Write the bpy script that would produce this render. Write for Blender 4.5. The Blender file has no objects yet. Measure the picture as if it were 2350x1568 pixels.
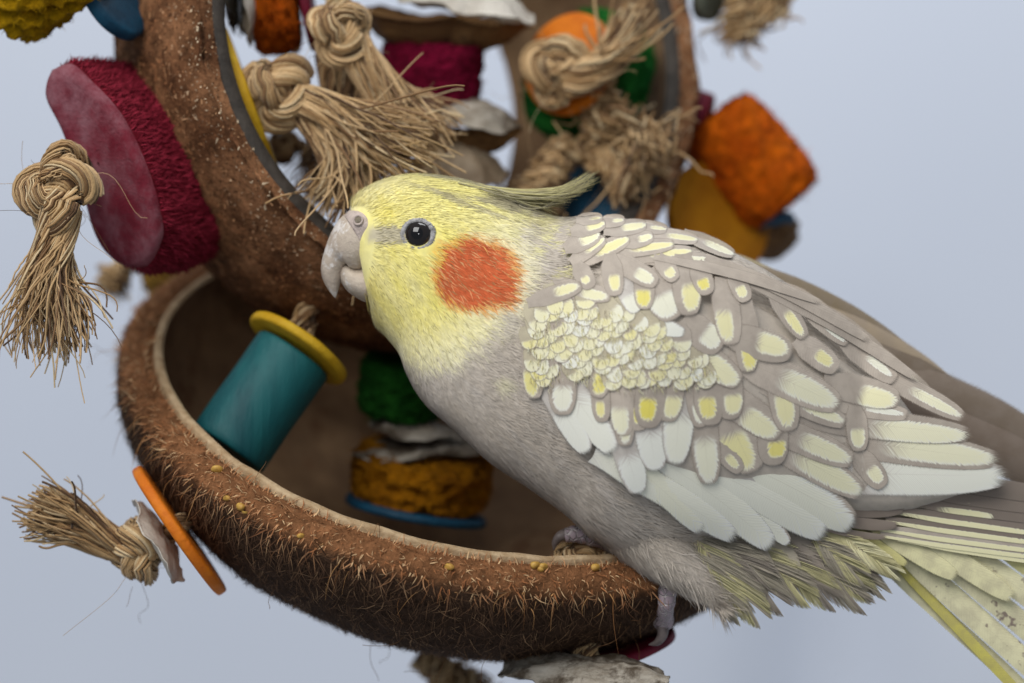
import bpy, math, random
import numpy as np
from mathutils import Vector, noise
from mathutils.bvhtree import BVHTree

# ---------------------------------------------------------------- camera, light, exposure
D = 65.0                                   # cm from the lens to the plane y = 0
SC = bpy.context.scene
COL = SC.collection
cam_d = bpy.data.cameras.new('camera')
cam = bpy.data.objects.new('camera', cam_d)
COL.objects.link(cam)
cam.location = (0, -D / 100, 0)
cam.rotation_euler = (math.pi / 2, 0, 0)
cam_d.sensor_width = 36
cam_d.lens = 36 * D / 23.5
cam_d.clip_start = 0.02
cam_d.clip_end = 20
cam_d.dof.use_dof = True
cam_d.dof.focus_distance = (D - 0.6) / 100
cam_d.dof.aperture_fstop = 6.3
SC.camera = cam
W = bpy.data.worlds.new('World')
SC.world = W
W.use_nodes = True
W.node_tree.nodes['Background'].inputs[0].default_value = (0.80, 0.88, 1.0, 1)
W.node_tree.nodes['Background'].inputs[1].default_value = 0.30


def area(name, loc, target, size, power, color=(1, 1, 1)):
    l = bpy.data.lights.new(name, 'AREA')
    l.shape = 'RECTANGLE'
    l.size, l.size_y = size
    l.energy = power
    l.color = color
    o = bpy.data.objects.new(name, l)
    COL.objects.link(o)
    o.location = loc
    o.rotation_euler = (Vector(target) - Vector(loc)).to_track_quat('-Z', 'Y').to_euler()
    return o


area('softbox_lamp', (-0.32, -0.62, 0.66), (0.0, 0.02, 0.0), (0.62, 0.62), 9.0, (1, 0.985, 0.96))
area('backdrop_fill_added', (0.2, 0.25, 0.85), (-0.1, 0.8, 0.1), (0.5, 0.5), 4.6, (0.96, 0.98, 1))  # added fill out of view, put in only to brighten the backdrop
area('flash_lamp', (0.0, -0.72, 0.12), (0, 0, 0), (0.05, 0.04), 0.35, (1, 1, 1))
SC.view_settings.view_transform = 'Standard'
SC.view_settings.look = 'None'
SC.view_settings.exposure = 0.0
SC.view_settings.gamma = 1.0

rng = np.random.default_rng(7)
random.seed(7)

# ---------------------------------------------------------------- helpers


def lin(r, g=None, b=None):
    c = np.array(r if g is None else (r, g, b), float) / 255
    return np.where(c <= 0.04045, c / 12.92, ((c + 0.055) / 1.055) ** 2.4)


def P(u, v, y):
    """a point given by its bearing in the frame (2350 x 1568) and its depth y in cm"""
    u = np.asarray(u, float); v = np.asarray(v, float); y = np.asarray(y, float)
    k = (D + y) / D / 100
    return np.stack(np.broadcast_arrays((u - 1175) * k, y, (784 - v) * k), -1)


def UV(p):
    k = D / (D + p[..., 1]) * 100
    return 1175 + p[..., 0] * k, 784 - p[..., 2] * k


def nrm(a):
    return a / np.maximum(np.linalg.norm(a, axis=-1, keepdims=True), 1e-9)


def sm(e0, e1, x):
    t = np.clip((x - e0) / (e1 - e0), 0, 1)
    return t * t * (3 - 2 * t)


def mixc(a, b, m):
    m = np.asarray(m)[..., None]
    return a * (1 - m) + b * m


def fnoise(p, f=1.0, off=0.0):
    p = np.asarray(p) * f + off
    sh = p.shape[:-1]
    q = p.reshape(-1, 3)
    return np.array([noise.noise(Vector(x)) for x in q]).reshape(sh)


def fvor(p, f=1.0):
    p = np.asarray(p) * f
    q = p.reshape(-1, 3)
    r = np.array([noise.voronoi(Vector(x))[0][:2] for x in q])
    return r[:, 0].reshape(p.shape[:-1]), r[:, 1].reshape(p.shape[:-1])


def frame(n):
    n = nrm(np.array(n, float))
    a = np.cross([0, 0, 1.0] if abs(n[2]) < .95 else [0, 1.0, 0], n)
    a = nrm(a)
    return a, np.cross(n, a), n


def spl(pts, m):
    """Catmull-Rom through control points, m samples"""
    p = np.array(pts, float)
    p = np.vstack([2 * p[0] - p[1], p, 2 * p[-1] - p[-2]])
    t = np.linspace(0, len(p) - 3 - 1e-6, m)
    i = t.astype(int)
    f = (t - i)[:, None]
    a, b, c, d = p[i], p[i + 1], p[i + 2], p[i + 3]
    return .5 * (2 * b + (c - a) * f + (2 * a - 5 * b + 4 * c - d) * f ** 2 + (3 * b - a - 3 * c + d) * f ** 3)


class G:
    """a bag of geometry in cm with point colours"""

    def __init__(s):
        s.V, s.Q, s.T, s.C, s.n, s.A = [], [], [], [], 0, {}

    def add(s, V, Q=None, T=None, C=None):
        V = np.asarray(V, float).reshape(-1, 3)
        if Q is not None and len(Q): s.Q.append(np.asarray(Q) + s.n)
        if T is not None and len(T): s.T.append(np.asarray(T) + s.n)
        if C is None: C = np.ones((len(V), 3))
        C = np.asarray(C, float)
        if C.ndim == 1: C = np.tile(C, (len(V), 1))
        s.V.append(V); s.C.append(C); s.n += len(V)
        return s

    def arr(s):
        V = np.vstack(s.V)
        Q = np.vstack(s.Q) if s.Q else np.zeros((0, 4), int)
        T = np.vstack(s.T) if s.T else np.zeros((0, 3), int)
        return V, Q, T, np.vstack(s.C)

    def tris(s):
        V, Q, T, C = s.arr()
        return V, np.vstack([T, Q[:, [0, 1, 2]], Q[:, [0, 2, 3]]])


ORG = {}


def make(name, g, mat, parent=None, org=None, smooth=True, attrs=None, label=None, kind=None):
    V, Q, T, C = g.arr()
    if parent is not None: o3 = ORG[parent.name]
    else: o3 = np.array(org if org is not None else V[V[:, 2] < V[:, 2].min() + .05].mean(0))
    me = bpy.data.meshes.new(name)
    n = len(V)
    me.vertices.add(n)
    me.vertices.foreach_set('co', ((V - o3) * .01).astype(np.float32).ravel())
    loops = np.concatenate([Q.ravel(), T.ravel()]).astype(np.int32)
    me.loops.add(len(loops))
    me.loops.foreach_set('vertex_index', loops)
    me.polygons.add(len(Q) + len(T))
    st = np.concatenate([np.arange(len(Q)) * 4, len(Q) * 4 + np.arange(len(T)) * 3]).astype(np.int32)
    me.polygons.foreach_set('loop_start', st)
    me.polygons.foreach_set('use_smooth', np.full(len(st), smooth))
    me.update(calc_edges=True)
    a = me.attributes.new('col', 'FLOAT_COLOR', 'POINT')
    a.data.foreach_set('color', np.hstack([C, np.ones((n, 1))]).astype(np.float32).ravel())
    for k, val in (attrs or {}).items():
        val = np.asarray(val, np.float32)
        if val.shape[1] == 4:
            a = me.attributes.new(k, 'FLOAT_COLOR', 'POINT'); a.data.foreach_set('color', val.ravel())
        else:
            a = me.attributes.new(k, 'FLOAT_VECTOR', 'POINT'); a.data.foreach_set('vector', val.ravel())
    me.materials.append(mat)
    o = bpy.data.objects.new(name, me)
    COL.objects.link(o)
    if parent is not None:
        o.parent = parent
    else:
        o.location = o3 * .01
    ORG[o.name] = o3
    if label: o['label'] = label
    if kind: o['kind'] = kind
    return o


def thing(name, label, cat, loc, group=None):
    o = bpy.data.objects.new(name, None)
    COL.objects.link(o)
    o.empty_display_size = .01
    o.location = np.array(loc) * .01
    ORG[o.name] = np.array(loc, float)
    return tag(o, label, cat, group)


def tag(o, label, cat, group=None):
    o['label'] = label; o['category'] = cat
    if group: o['group'] = group
    return o


def grid_faces(a, b, wrap=True):
    i, j = np.meshgrid(np.arange(a - 1), np.arange(b if wrap else b - 1), indexing='ij')
    j2 = (j + 1) % b
    return np.stack([i * b + j, i * b + j2, (i + 1) * b + j2, (i + 1) * b + j], -1).reshape(-1, 4)


def revolve(prof, c, n, seg=48, disp=None, squash=None, flip=False):
    """profile of (radius, height along n)"""
    a, b, n = frame(n)
    prof = np.array(prof, float)
    th = np.linspace(0, 2 * np.pi, seg, endpoint=False)
    r = np.ones(seg) if squash is None else squash(th)
    V = np.array(c) + (prof[:, 0, None] * np.cos(th) * r)[..., None] * a + (prof[:, 0, None] * np.sin(th) * r)[..., None] * b \
        + prof[:, 1, None, None] * n * np.ones((1, seg, 1))
    if disp is not None: V = disp(V)
    Q = grid_faces(len(prof), seg)
    if flip: Q = Q[:, ::-1]
    return V, Q


def vnormals(V, T):
    fn = np.cross(V[T[:, 1]] - V[T[:, 0]], V[T[:, 2]] - V[T[:, 0]])
    N = np.zeros_like(V)
    for k in range(3): np.add.at(N, T[:, k], fn)
    return nrm(N)


def sample(V, T, n, extra=(), wt=None):
    fn = np.linalg.norm(np.cross(V[T[:, 1]] - V[T[:, 0]], V[T[:, 2]] - V[T[:, 0]]), axis=1)
    if wt is not None: fn = fn * wt
    idx = rng.choice(len(T), n, p=fn / fn.sum())
    r1 = np.sqrt(rng.random(n)); r2 = rng.random(n)
    w = np.stack([1 - r1, r1 * (1 - r2), r1 * r2], -1)
    t = T[idx]
    f = lambda X: (X[t] * w[..., None]).sum(1)
    N = nrm(f(vnormals(V, T)))
    return f(V), N, [f(e) for e in extra]


def strands(g, p, N, d, L, Wd, lift, C, bend=0.0):
    """thin tapering ribbons lying on a surface"""
    n = len(p)
    L = np.broadcast_to(L, n)[:, None]; Wd = np.broadcast_to(Wd, n)[:, None]
    lift = np.broadcast_to(lift, n)[:, None]; bend = np.broadcast_to(bend, n)[:, None]
    d = nrm(d - N * (d * N).sum(1, keepdims=True))
    s = np.cross(N, d)
    p1 = p + d * L * .5 + N * L * lift * .6 + s * bend * L * .25
    p2 = p + d * L + N * L * lift + s * bend * L
    V = np.stack([p + s * Wd * .5, p - s * Wd * .5, p1 + s * Wd * .45, p1 - s * Wd * .45, p2], 1)
    b = np.arange(n)[:, None] * 5
    C = np.broadcast_to(C, (n, 3))
    g.add(V.reshape(-1, 3), b + np.array([[0, 1, 3, 2]]), b + np.array([[2, 3, 4]]), np.repeat(C, 5, 0))
    return g


def tubes(g, paths, rad, C, sides=4):
    """paths (n,m,3), rad (n,m), C (n,3)"""
    n, m, _ = paths.shape
    t = nrm(np.gradient(paths, axis=1))
    ref = np.where(np.abs(t[..., 1:2]) < .8, np.array([0, 1.0, 0]), np.array([1.0, 0, 0]))
    a = nrm(np.cross(t, ref)); b = np.cross(t, a)
    ph = np.arange(sides) * 2 * np.pi / sides
    V = paths[:, :, None] + rad[:, :, None, None] * (np.cos(ph)[:, None] * a[:, :, None] + np.sin(ph)[:, None] * b[:, :, None])
    f = grid_faces(m, sides)
    Q = (np.arange(n)[:, None, None] * m * sides + f[None]).reshape(-1, 4)
    g.add(V.reshape(-1, 3), Q, None, np.repeat(C, m * sides, 0))
    return g


def tframe(path):
    """parallel transport frame along a path"""
    t = nrm(np.gradient(path, axis=0))
    a = np.zeros_like(path)
    x = np.cross(t[0], [0.3, 1, .2]); a[0] = x / np.linalg.norm(x)
    for i in range(1, len(path)):
        x = a[i - 1] - t[i] * np.dot(a[i - 1], t[i]); a[i] = x / np.linalg.norm(x)
    return t, a, np.cross(t, a)


JUTE = [lin(200, 168, 124), lin(182, 150, 106), lin(162, 128, 86), lin(210, 186, 146), lin(128, 96, 62), lin(90, 64, 40)]


def jute(n, dark=0.0):
    pr = np.array([.24, .26, .2, .14, .10 + dark, .06 + dark]); pr /= pr.sum()
    c = np.array(JUTE)[rng.choice(6, n, p=pr)]
    return c * rng.uniform(.85, 1.12, (n, 1))


def bundle(g, ctrl, rad, nf=80, m=30, twist=2.0, plies=3, fr=.035, flare=0.0, stray=0.0, dark=0.0, taper=None, cut=.25, sag=0.0):
    """a rope of many fibres along a path; flare opens its end into a tassel"""
    path = spl(ctrl, m)
    t, a, b = tframe(path)
    s = np.linspace(0, 1, m)
    ph = rng.integers(0, plies, nf) * 2 * np.pi / plies
    rr = np.sqrt(rng.random(nf)); aa = rng.uniform(0, 2 * np.pi, nf)
    R = np.full(m, rad) if taper is None else rad * np.interp(s, np.linspace(0, 1, len(taper)), taper)
    tw = twist * 2 * np.pi * s
    pa = ph[:, None] + tw[None]
    own = aa[:, None] + 2.2 * tw[None]
    off_a = R * (.52 * np.cos(pa) + .52 * rr[:, None] * np.cos(own))
    off_b = R * (.52 * np.sin(pa) + .52 * rr[:, None] * np.sin(own))
    length = 1 - cut * rng.random(nf) ** 1.5
    ss = s[None] * length[:, None]
    f = ss * (m - 1); i0 = np.clip(f.astype(int), 0, m - 2); fr_ = (f - i0)[..., None]
    lerp = lambda X: X[i0] * (1 - fr_) + X[i0 + 1] * fr_
    pos = lerp(path) + lerp(a) * np.take_along_axis(off_a, i0, 1)[..., None] + lerp(b) * np.take_along_axis(off_b, i0, 1)[..., None]
    if flare:
        e = sm(.15, 1.0, ss)[..., None] * flare
        dr = (rng.normal(size=(nf, 1, 1)) * lerp(a) + rng.normal(size=(nf, 1, 1)) * lerp(b))
        k = (np.sin(ss * rng.uniform(3, 9, (nf, 1)) + rng.uniform(0, 6, (nf, 1))))[..., None] * rng.normal(size=(nf, 1, 3)) * .28
        pos = pos + e * (dr * .6 + k * ss[..., None])
        pos[..., 2] -= sag * ss ** 2 * rng.random((nf, 1))
    if stray:
        m2 = rng.random(nf) < .22
        pos[m2] += (sm(.3, 1, ss[m2])[..., None] ** 2) * rng.normal(size=(m2.sum(), 1, 3)) * stray
    rd = fr * rng.uniform(.55, 1.35, (nf, 1)) * np.ones((1, m)) * (1 - .45 * s[None])
    tubes(g, pos, rd, jute(nf, dark))
    return g


def knot(g, c, size, axis=(0, -1, 0), rad=.46, nf=110, roll=0.0, dark=0.0, fr=.035, twist=1.5):
    """an overhand knot: a thick rope along an open trefoil"""
    a, b, n = frame(axis)
    t = np.linspace(.15, 2 * np.pi - .15, 26) + roll
    x = (np.sin(t) + 2 * np.sin(2 * t)) / 3; y = (np.cos(t) - 2 * np.cos(2 * t)) / 3; z = -np.sin(3 * t) * .42
    pts = np.array(c) + size * .62 * (x[:, None] * a + y[:, None] * b + z[:, None] * n)
    bundle(g, pts, size * rad, nf=nf, m=64, twist=twist, plies=3, fr=fr, cut=0, dark=dark)
    return g


# ---------------------------------------------------------------- materials


def mat_new(name, rough=.6, spec=.3, sheen=0.0):
    m = bpy.data.materials.new(name)
    m.use_nodes = True
    nt = m.node_tree
    b = nt.nodes['Principled BSDF']
    b.inputs['Roughness'].default_value = rough
    b.inputs['Specular IOR Level'].default_value = spec
    if sheen: b.inputs['Sheen Weight'].default_value = sheen
    return m, nt, b


class E:
    """shader arithmetic"""
    nt = None

    def __init__(s, k): s.k = k

    @staticmethod
    def m(op, *a):
        n = E.nt.nodes.new('ShaderNodeMath'); n.operation = op
        for i, x in enumerate(a):
            if isinstance(x, E): E.nt.links.new(x.k, n.inputs[i])
            else: n.inputs[i].default_value = x
        return E(n.outputs[0])

    def __add__(s, o): return E.m('ADD', s, o)
    __radd__ = __add__
    def __sub__(s, o): return E.m('SUBTRACT', s, o)
    def __rsub__(s, o): return E.m('SUBTRACT', o, s)
    def __mul__(s, o): return E.m('MULTIPLY', s, o)
    __rmul__ = __mul__
    def __truediv__(s, o): return E.m('DIVIDE', s, o)

    @staticmethod
    def step(a, b, x):
        n = E.nt.nodes.new('ShaderNodeMapRange'); n.interpolation_type = 'SMOOTHSTEP'
        for i, q in ((0, x), (1, a), (2, b)):
            if isinstance(q, E): E.nt.links.new(q.k, n.inputs[i])
            else: n.inputs[i].default_value = q
        return E(n.outputs[0])


def nmix(nt, fac, a, b, mode='MIX'):
    n = nt.nodes.new('ShaderNodeMix'); n.data_type = 'RGBA'; n.blend_type = mode
    for i, q in ((0, fac), (6, a), (7, b)):
        if isinstance(q, E): nt.links.new(q.k, n.inputs[i])
        elif hasattr(q, 'is_linked'): nt.links.new(q, n.inputs[i])
        elif i: n.inputs[i].default_value = (*q, 1)
        else: n.inputs[i].default_value = q
    return n.outputs[2]


def noise_node(nt, scale, detail=4, rough=.6, vec=None, dim='3D'):
    n = nt.nodes.new('ShaderNodeTexNoise'); n.noise_dimensions = dim
    n.inputs['Scale'].default_value = scale; n.inputs['Detail'].default_value = detail; n.inputs['Roughness'].default_value = rough
    if vec is not None: nt.links.new(vec, n.inputs['Vector'])
    return n.outputs[0]


def bump(nt, b, h, dist, strength=1.0):
    n = nt.nodes.new('ShaderNodeBump')
    n.inputs['Distance'].default_value = dist; n.inputs['Strength'].default_value = strength
    nt.links.new(h.k if isinstance(h, E) else h, n.inputs['Height'])
    nt.links.new(n.outputs[0], b.inputs['Normal'])


def objco(nt, scale=(1, 1, 1)):
    t = nt.nodes.new('ShaderNodeTexCoord')
    m = nt.nodes.new('ShaderNodeMapping'); m.inputs['Scale'].default_value = scale
    nt.links.new(t.outputs['Object'], m.inputs[0])
    return m.outputs[0]


def mat_vcol(name, rough=.65, spec=.2, sheen=0.0, var=.25, scale=900, bumpd=0.0, bscale=1500):
    """colour from the mesh's own colour attribute, with fine variation"""
    m, nt, b = mat_new(name, rough, spec, sheen)
    a = nt.nodes.new('ShaderNodeAttribute'); a.attribute_name = 'col'
    v = objco(nt)
    E.nt = nt
    f = E.step(.25, .75, E(noise_node(nt, scale, 5, .65, v)))
    c = nmix(nt, f, tuple([1 - var] * 3), tuple([1 + var * .6] * 3))
    nt.links.new(nmix(nt, 1.0, a.outputs['Color'], c, 'MULTIPLY'), b.inputs['Base Color'])
    if bumpd: bump(nt, b, noise_node(nt, bscale, 6, .7, v), bumpd)
    return m


def mat_noise(name, c1, c2, scale, rough=.6, spec=.25, stretch=(1, 1, 1), bumpd=.0004, bscale=None, c3=None, s3=120, t3=(.55, .75)):
    m, nt, b = mat_new(name, rough, spec)
    E.nt = nt
    v = objco(nt, stretch)
    f = E.step(.3, .7, E(noise_node(nt, scale, 6, .65, v)))
    c = nmix(nt, f, tuple(c1), tuple(c2))
    if c3 is not None:
        f3 = E.step(t3[0], t3[1], E(noise_node(nt, s3, 5, .7, objco(nt))))
        c = nmix(nt, f3, c, tuple(c3))
    nt.links.new(c if not isinstance(c, E) else c.k, b.inputs['Base Color'])
    if bumpd: bump(nt, b, noise_node(nt, bscale or scale * 2, 6, .7, v), bumpd)
    return m


def mat_feather():
    m, nt, b = mat_new('feather_vane', .55, .22, .15)
    E.nt = nt

    def at(name):
        a = nt.nodes.new('ShaderNodeAttribute'); a.attribute_name = name
        return a
    def sep(sock):
        s = nt.nodes.new('ShaderNodeSeparateXYZ'); nt.links.new(sock, s.inputs[0])
        return [E(x) for x in s.outputs]
    s, t, seed = sep(at('fst').outputs['Vector'])
    L, Wd, speck = sep(at('fdim').outputs['Vector'])
    pa = at('fpa'); sc, sl, tc = sep(pa.outputs['Vector']); tw = E(pa.outputs['Alpha'])
    pc = at('fpc'); bc = at('fbc')
    ta = E.m('ABSOLUTE', t)
    q = s * L - ta * Wd * 1.1
    n1 = nt.nodes.new('ShaderNodeTexNoise'); n1.noise_dimensions = '1D'
    n1.inputs['Scale'].default_value = 1; n1.inputs['Detail'].default_value = 3
    nt.links.new((q * 16 + seed * 50 + E.m('GREATER_THAN', t, 0.0) * 17.3).k, n1.inputs['W'])
    nz = E(n1.outputs[0])
    ds = (s - sc) / sl; dt = (t - tc) / tw
    mm = E.m('POWER', E.m('ABSOLUTE', ds), 3.2) + E.m('POWER', E.m('ABSOLUTE', dt), 3.2) + (nz - .5) * 1.5
    mask = E.step(1.3, .65, mm) * E.step(-1.05, -.35, ds + (nz - .5) * .8)
    white = E.step(.25, .85, mm)
    pcol = nmix(nt, white * E(pc.outputs['Alpha']), pc.outputs['Color'], tuple(lin(240, 240, 236)))
    # barbs: fine oblique lines on each vane
    st = E.m('SINE', q * (2 * math.pi / .05)) * .5 + .5
    nz2 = E(noise_node(nt, 260, 4, .6, objco(nt)))
    base = nmix(nt, E.step(.3, .7, nz2) * .35, bc.outputs['Color'], tuple(lin(138, 126, 116)))
    base = nmix(nt, E.step(.9, 1.0, ta) * .12, base, tuple(lin(205, 197, 188)))
    c = nmix(nt, mask, base, pcol)
    sp = E.step(.62, .7, E(noise_node(nt, 420, 2, .5, objco(nt)))) * speck
    c = nmix(nt, sp, c, tuple(lin(128, 112, 104)))
    c = nmix(nt, E.step(.035, .0, ta) * E.step(1.0, .6, s) * .13, c, tuple(lin(140, 122, 100)))
    c = nmix(nt, st * .14 * (.4 + nz), c, tuple(lin(105, 92, 80)), 'MULTIPLY')
    nt.links.new(c, b.inputs['Base Color'])
    bump(nt, b, st + nz * .4, .00004, .5)
    # the vane frays into separate barbs along its edge
    n3 = nt.nodes.new('ShaderNodeTexNoise'); n3.noise_dimensions = '1D'
    n3.inputs['Scale'].default_value = 1; n3.inputs['Detail'].default_value = 1
    nt.links.new((q * 42 + seed * 90 + t * 1.5).k, n3.inputs['W'])
    edge = E.m('MAXIMUM', E.step(.62, 1.0, ta), E.step(.86, 1.0, s))
    al = E.step(.0, .55, E(n3.outputs[0]) * .7 + .62 - edge * 1.05)
    nt.links.new(al.k, b.inputs['Alpha'])
    return m


M_feather = mat_feather()
M_plume = mat_vcol('plumage', .7, .12, .2, var=.10, scale=500)
M_husk = mat_noise('coconut_husk', lin(64, 46, 35), lin(116, 86, 63), 130, .9, .1, bumpd=.0016, bscale=420, c3=lin(150, 112, 80), s3=260, t3=(.58, .8))
M_fibre = mat_vcol('husk_fibre', .85, .12, var=.2, scale=800)
M_jute = mat_vcol('jute_fibre', .62, .25, .1, var=.16, scale=1400)
M_shell_in = mat_noise('coconut_shell_inside', lin(112, 86, 62), lin(152, 122, 90), 40, .7, .2, bumpd=.0005, bscale=200, c3=lin(104, 68, 42), s3=70)
M_shell_pale = mat_noise('shell_edge_pale', lin(196, 172, 138), lin(160, 132, 98), 300, .75, .2, bumpd=.0004, bscale=900)
M_shell_dark = mat_noise('shell_edge_dark', lin(50, 45, 40), lin(72, 65, 58), 250, .6, .3, bumpd=.0003, bscale=700, c3=lin(140, 128, 112), s3=420, t3=(.66, .74))
M_crimson = mat_noise('crimson_dye', lin(96, 22, 36), lin(118, 36, 50), 120, .8, .15, bumpd=.0005, bscale=700, c3=lin(150, 104, 112), s3=90, t3=(.35, .8))
M_crim_wood = mat_noise('crimson_wood', lin(92, 10, 34), lin(124, 22, 48), 200, .6, .3, bumpd=.0003)
M_teal = mat_noise('teal_wood', lin(8, 66, 72), lin(24, 92, 94), 90, .55, .3, stretch=(1, 1, .12), bumpd=.0004, bscale=400)
M_yellow = mat_noise('yellow_wood', lin(182, 140, 16), lin(204, 166, 36), 140, .6, .3, bumpd=.0004, bscale=500)
M_orange = mat_noise('orange_wood', lin(196, 98, 8), lin(220, 124, 20), 160, .6, .3, bumpd=.0004, bscale=600, c3=lin(150, 70, 16), s3=500, t3=(.66, .74))
M_blue = mat_noise('blue_wood', lin(4, 48, 70), lin(13, 70, 96), 120, .55, .3, bumpd=.0003, bscale=500)
M_gold = mat_noise('gold_wood', lin(146, 90, 4), lin(176, 116, 10), 60, .7, .2, bumpd=.0006, bscale=300)
M_oyster = mat_noise('oyster_shell', lin(196, 188, 174), lin(136, 124, 108), 110, .55, .35, stretch=(1, 1, 3), bumpd=.0012, bscale=260, c3=lin(84, 72, 58), s3=120, t3=(.42, .62))
M_pearl = mat_noise('pearl_shell', lin(206, 200, 188), lin(168, 160, 148), 120, .4, .4, bumpd=.0006, bscale=300)
M_pod = mat_noise('seed_pod', lin(92, 64, 38), lin(140, 106, 66), 90, .75, .2, stretch=(.25, .25, 2.2), bumpd=.0012, bscale=300, c3=lin(54, 38, 26), s3=160, t3=(.55, .7))
M_loofah = mat_vcol('loofah', .85, .1, var=.45, scale=420, bumpd=.0012, bscale=900)
M_beak = mat_noise('beak_horn', lin(204, 190, 172), lin(180, 165, 150), 160, .42, .35, bumpd=.00035, bscale=700, c3=lin(226, 220, 214), s3=170, t3=(.52, .64))
M_cere = mat_noise('cere_skin', lin(208, 192, 182), lin(184, 168, 160), 500, .7, .2, bumpd=.0004, bscale=1200)
M_eyering = mat_noise('eye_skin', lin(200, 198, 196), lin(152, 149, 148), 900, .6, .25, bumpd=.0006, bscale=1500)
M_nostril = mat_noise('nostril', lin(128, 116, 98), lin(150, 142, 128), 900, .8, .1)
M_eye = mat_noise('eye', lin(24, 19, 17), lin(30, 24, 21), 80, .03, .6, bumpd=0)
M_pupil = mat_noise('pupil', lin(5, 4, 5), lin(6, 5, 6), 80, .03, .6, bumpd=0)
M_claw = mat_noise('claw', lin(128, 116, 112), lin(92, 82, 80), 400, .35, .4, bumpd=.0002)
M_seed = mat_noise('millet_seed', lin(206, 168, 84), lin(176, 132, 58), 300, .45, .35, bumpd=.0002)


def mat_skin():
    m, nt, b = mat_new('foot_scales', .55, .3)
    E.nt = nt
    v = nt.nodes.new('ShaderNodeTexVoronoi'); v.feature = 'DISTANCE_TO_EDGE'
    v.inputs['Scale'].default_value = 560
    nt.links.new(objco(nt), v.inputs['Vector'])
    f = E.step(.0, .12, E(v.outputs['Distance']))
    nt.links.new(nmix(nt, f, tuple(lin(226, 216, 214)), tuple(lin(176, 158, 164))), b.inputs['Base Color'])
    bump(nt, b, f, .0005)
    return m


M_skin = mat_skin()
m, nt, b = mat_new('backdrop_paper', .95, .05)
E.nt = nt
nt.links.new(nmix(nt, E.step(.3, .7, E(noise_node(nt, 1.3, 3, .5, objco(nt)))), tuple(lin(212, 218, 230)), tuple(lin(222, 227, 237))), b.inputs['Base Color'])
M_back = m

# ---------------------------------------------------------------- backdrop (a hanging sheet with soft folds)
x = np.linspace(-150, 150, 121); z = np.linspace(-110, 110, 45)
X, Z = np.meshgrid(x, z, indexing='ij')
Y = 85 + 1.2 * np.sin(X / 21 + Z * .004) + 0.02 * Z + 4.5 * np.exp(-((X - 17 - (Z + 25) * .06) / 4.2) ** 2) * sm(0, -16, Z)
g = G().add(np.stack([X, Y, Z], -1), grid_faces(121, 45, False)[:, ::-1])
o = make('backdrop', g, M_back, org=(0, 85, -110))
o['kind'] = 'structure'; o['label'] = 'pale blue grey backdrop sheet with soft folds'

# ---------------------------------------------------------------- generic toy pieces


def wobble(amp, f, seed=0.0):
    def d(V):
        c = V.reshape(-1, 3).mean(0)
        return V + nrm(V - c) * (fnoise(V, f, seed) * amp)[..., None]
    return d


def disc(name, c, n, r, th, mat, label, cat='disc', squash=None, seed=0., group=None, amp=.05):
    h = th / 2; b = min(.07, h * .6)
    prof = [(.001, -h), (r * .5, -h), (r - b * 1.5, -h), (r - b * .4, -h + b * .3), (r, -h + b), (r, h - b), (r - b * .4, h - b * .3), (r - b * 1.5, h), (r * .5, h), (.001, h)]
    V, Q = revolve(prof, c, n, 56, wobble(amp, .9, seed), squash)
    return tag(make(name, G().add(V, Q), mat), label, cat, group)


def loofah(name, c, n, r, ln, cols, label, cat='loofah', f=1.9, depth=.16, group=None, fuzz=2500, squash=None, res=1.0, seed=0., round_=.3, parent=None):
    k = int(26 * res)
    hs = np.linspace(-ln / 2, ln / 2, k)
    prof = [(r * t, -ln / 2) for t in np.linspace(.02, .85, int(9 * res))] + \
           [(r * (1 - round_ * .35 * abs(2 * h / ln) ** 6), h) for h in hs] + [(r * t, ln / 2) for t in np.linspace(.85, .02, int(9 * res))]
    def dis(V):
        d1, d2 = fvor(V + seed, f)
        e = np.clip((d2 - d1) * 1.6, 0, 1)
        cc = np.array(c)
        ax = nrm(np.array(n, float))
        rel = V - cc
        rad = nrm(rel * np.array([1, 1, 1]))
        return V - rad * (sm(.15, .8, e) * depth - fnoise(V, f * 2.5, 3.3) * depth * .35)[..., None]
    V, Q = revolve(prof, c, n, int(64 * res), dis, squash)
    nz = fnoise(V.reshape(-1, 3), 1.3, seed + 4) * .5 + .5 + rng.normal(size=V.reshape(-1, 3).shape[0]) * .08
    C = mixc(np.array(cols[0]), np.array(cols[1]), np.clip(nz, 0, 1))
    g = G().add(V, Q, None, C)
    Vt, T = g.tris()
    if fuzz:
        p, N, ex = sample(Vt, T, fuzz, (C,))
        strands(g, p - N * .01, N, rng.normal(size=(fuzz, 3)), rng.uniform(.08, .3, fuzz), .022, rng.uniform(.05, .6, fuzz), ex[0] * rng.uniform(.8, 1.35, (fuzz, 1)), rng.normal(size=fuzz) * .5)
    return tag(make(name, g, M_loofah), label, cat, group)


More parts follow.
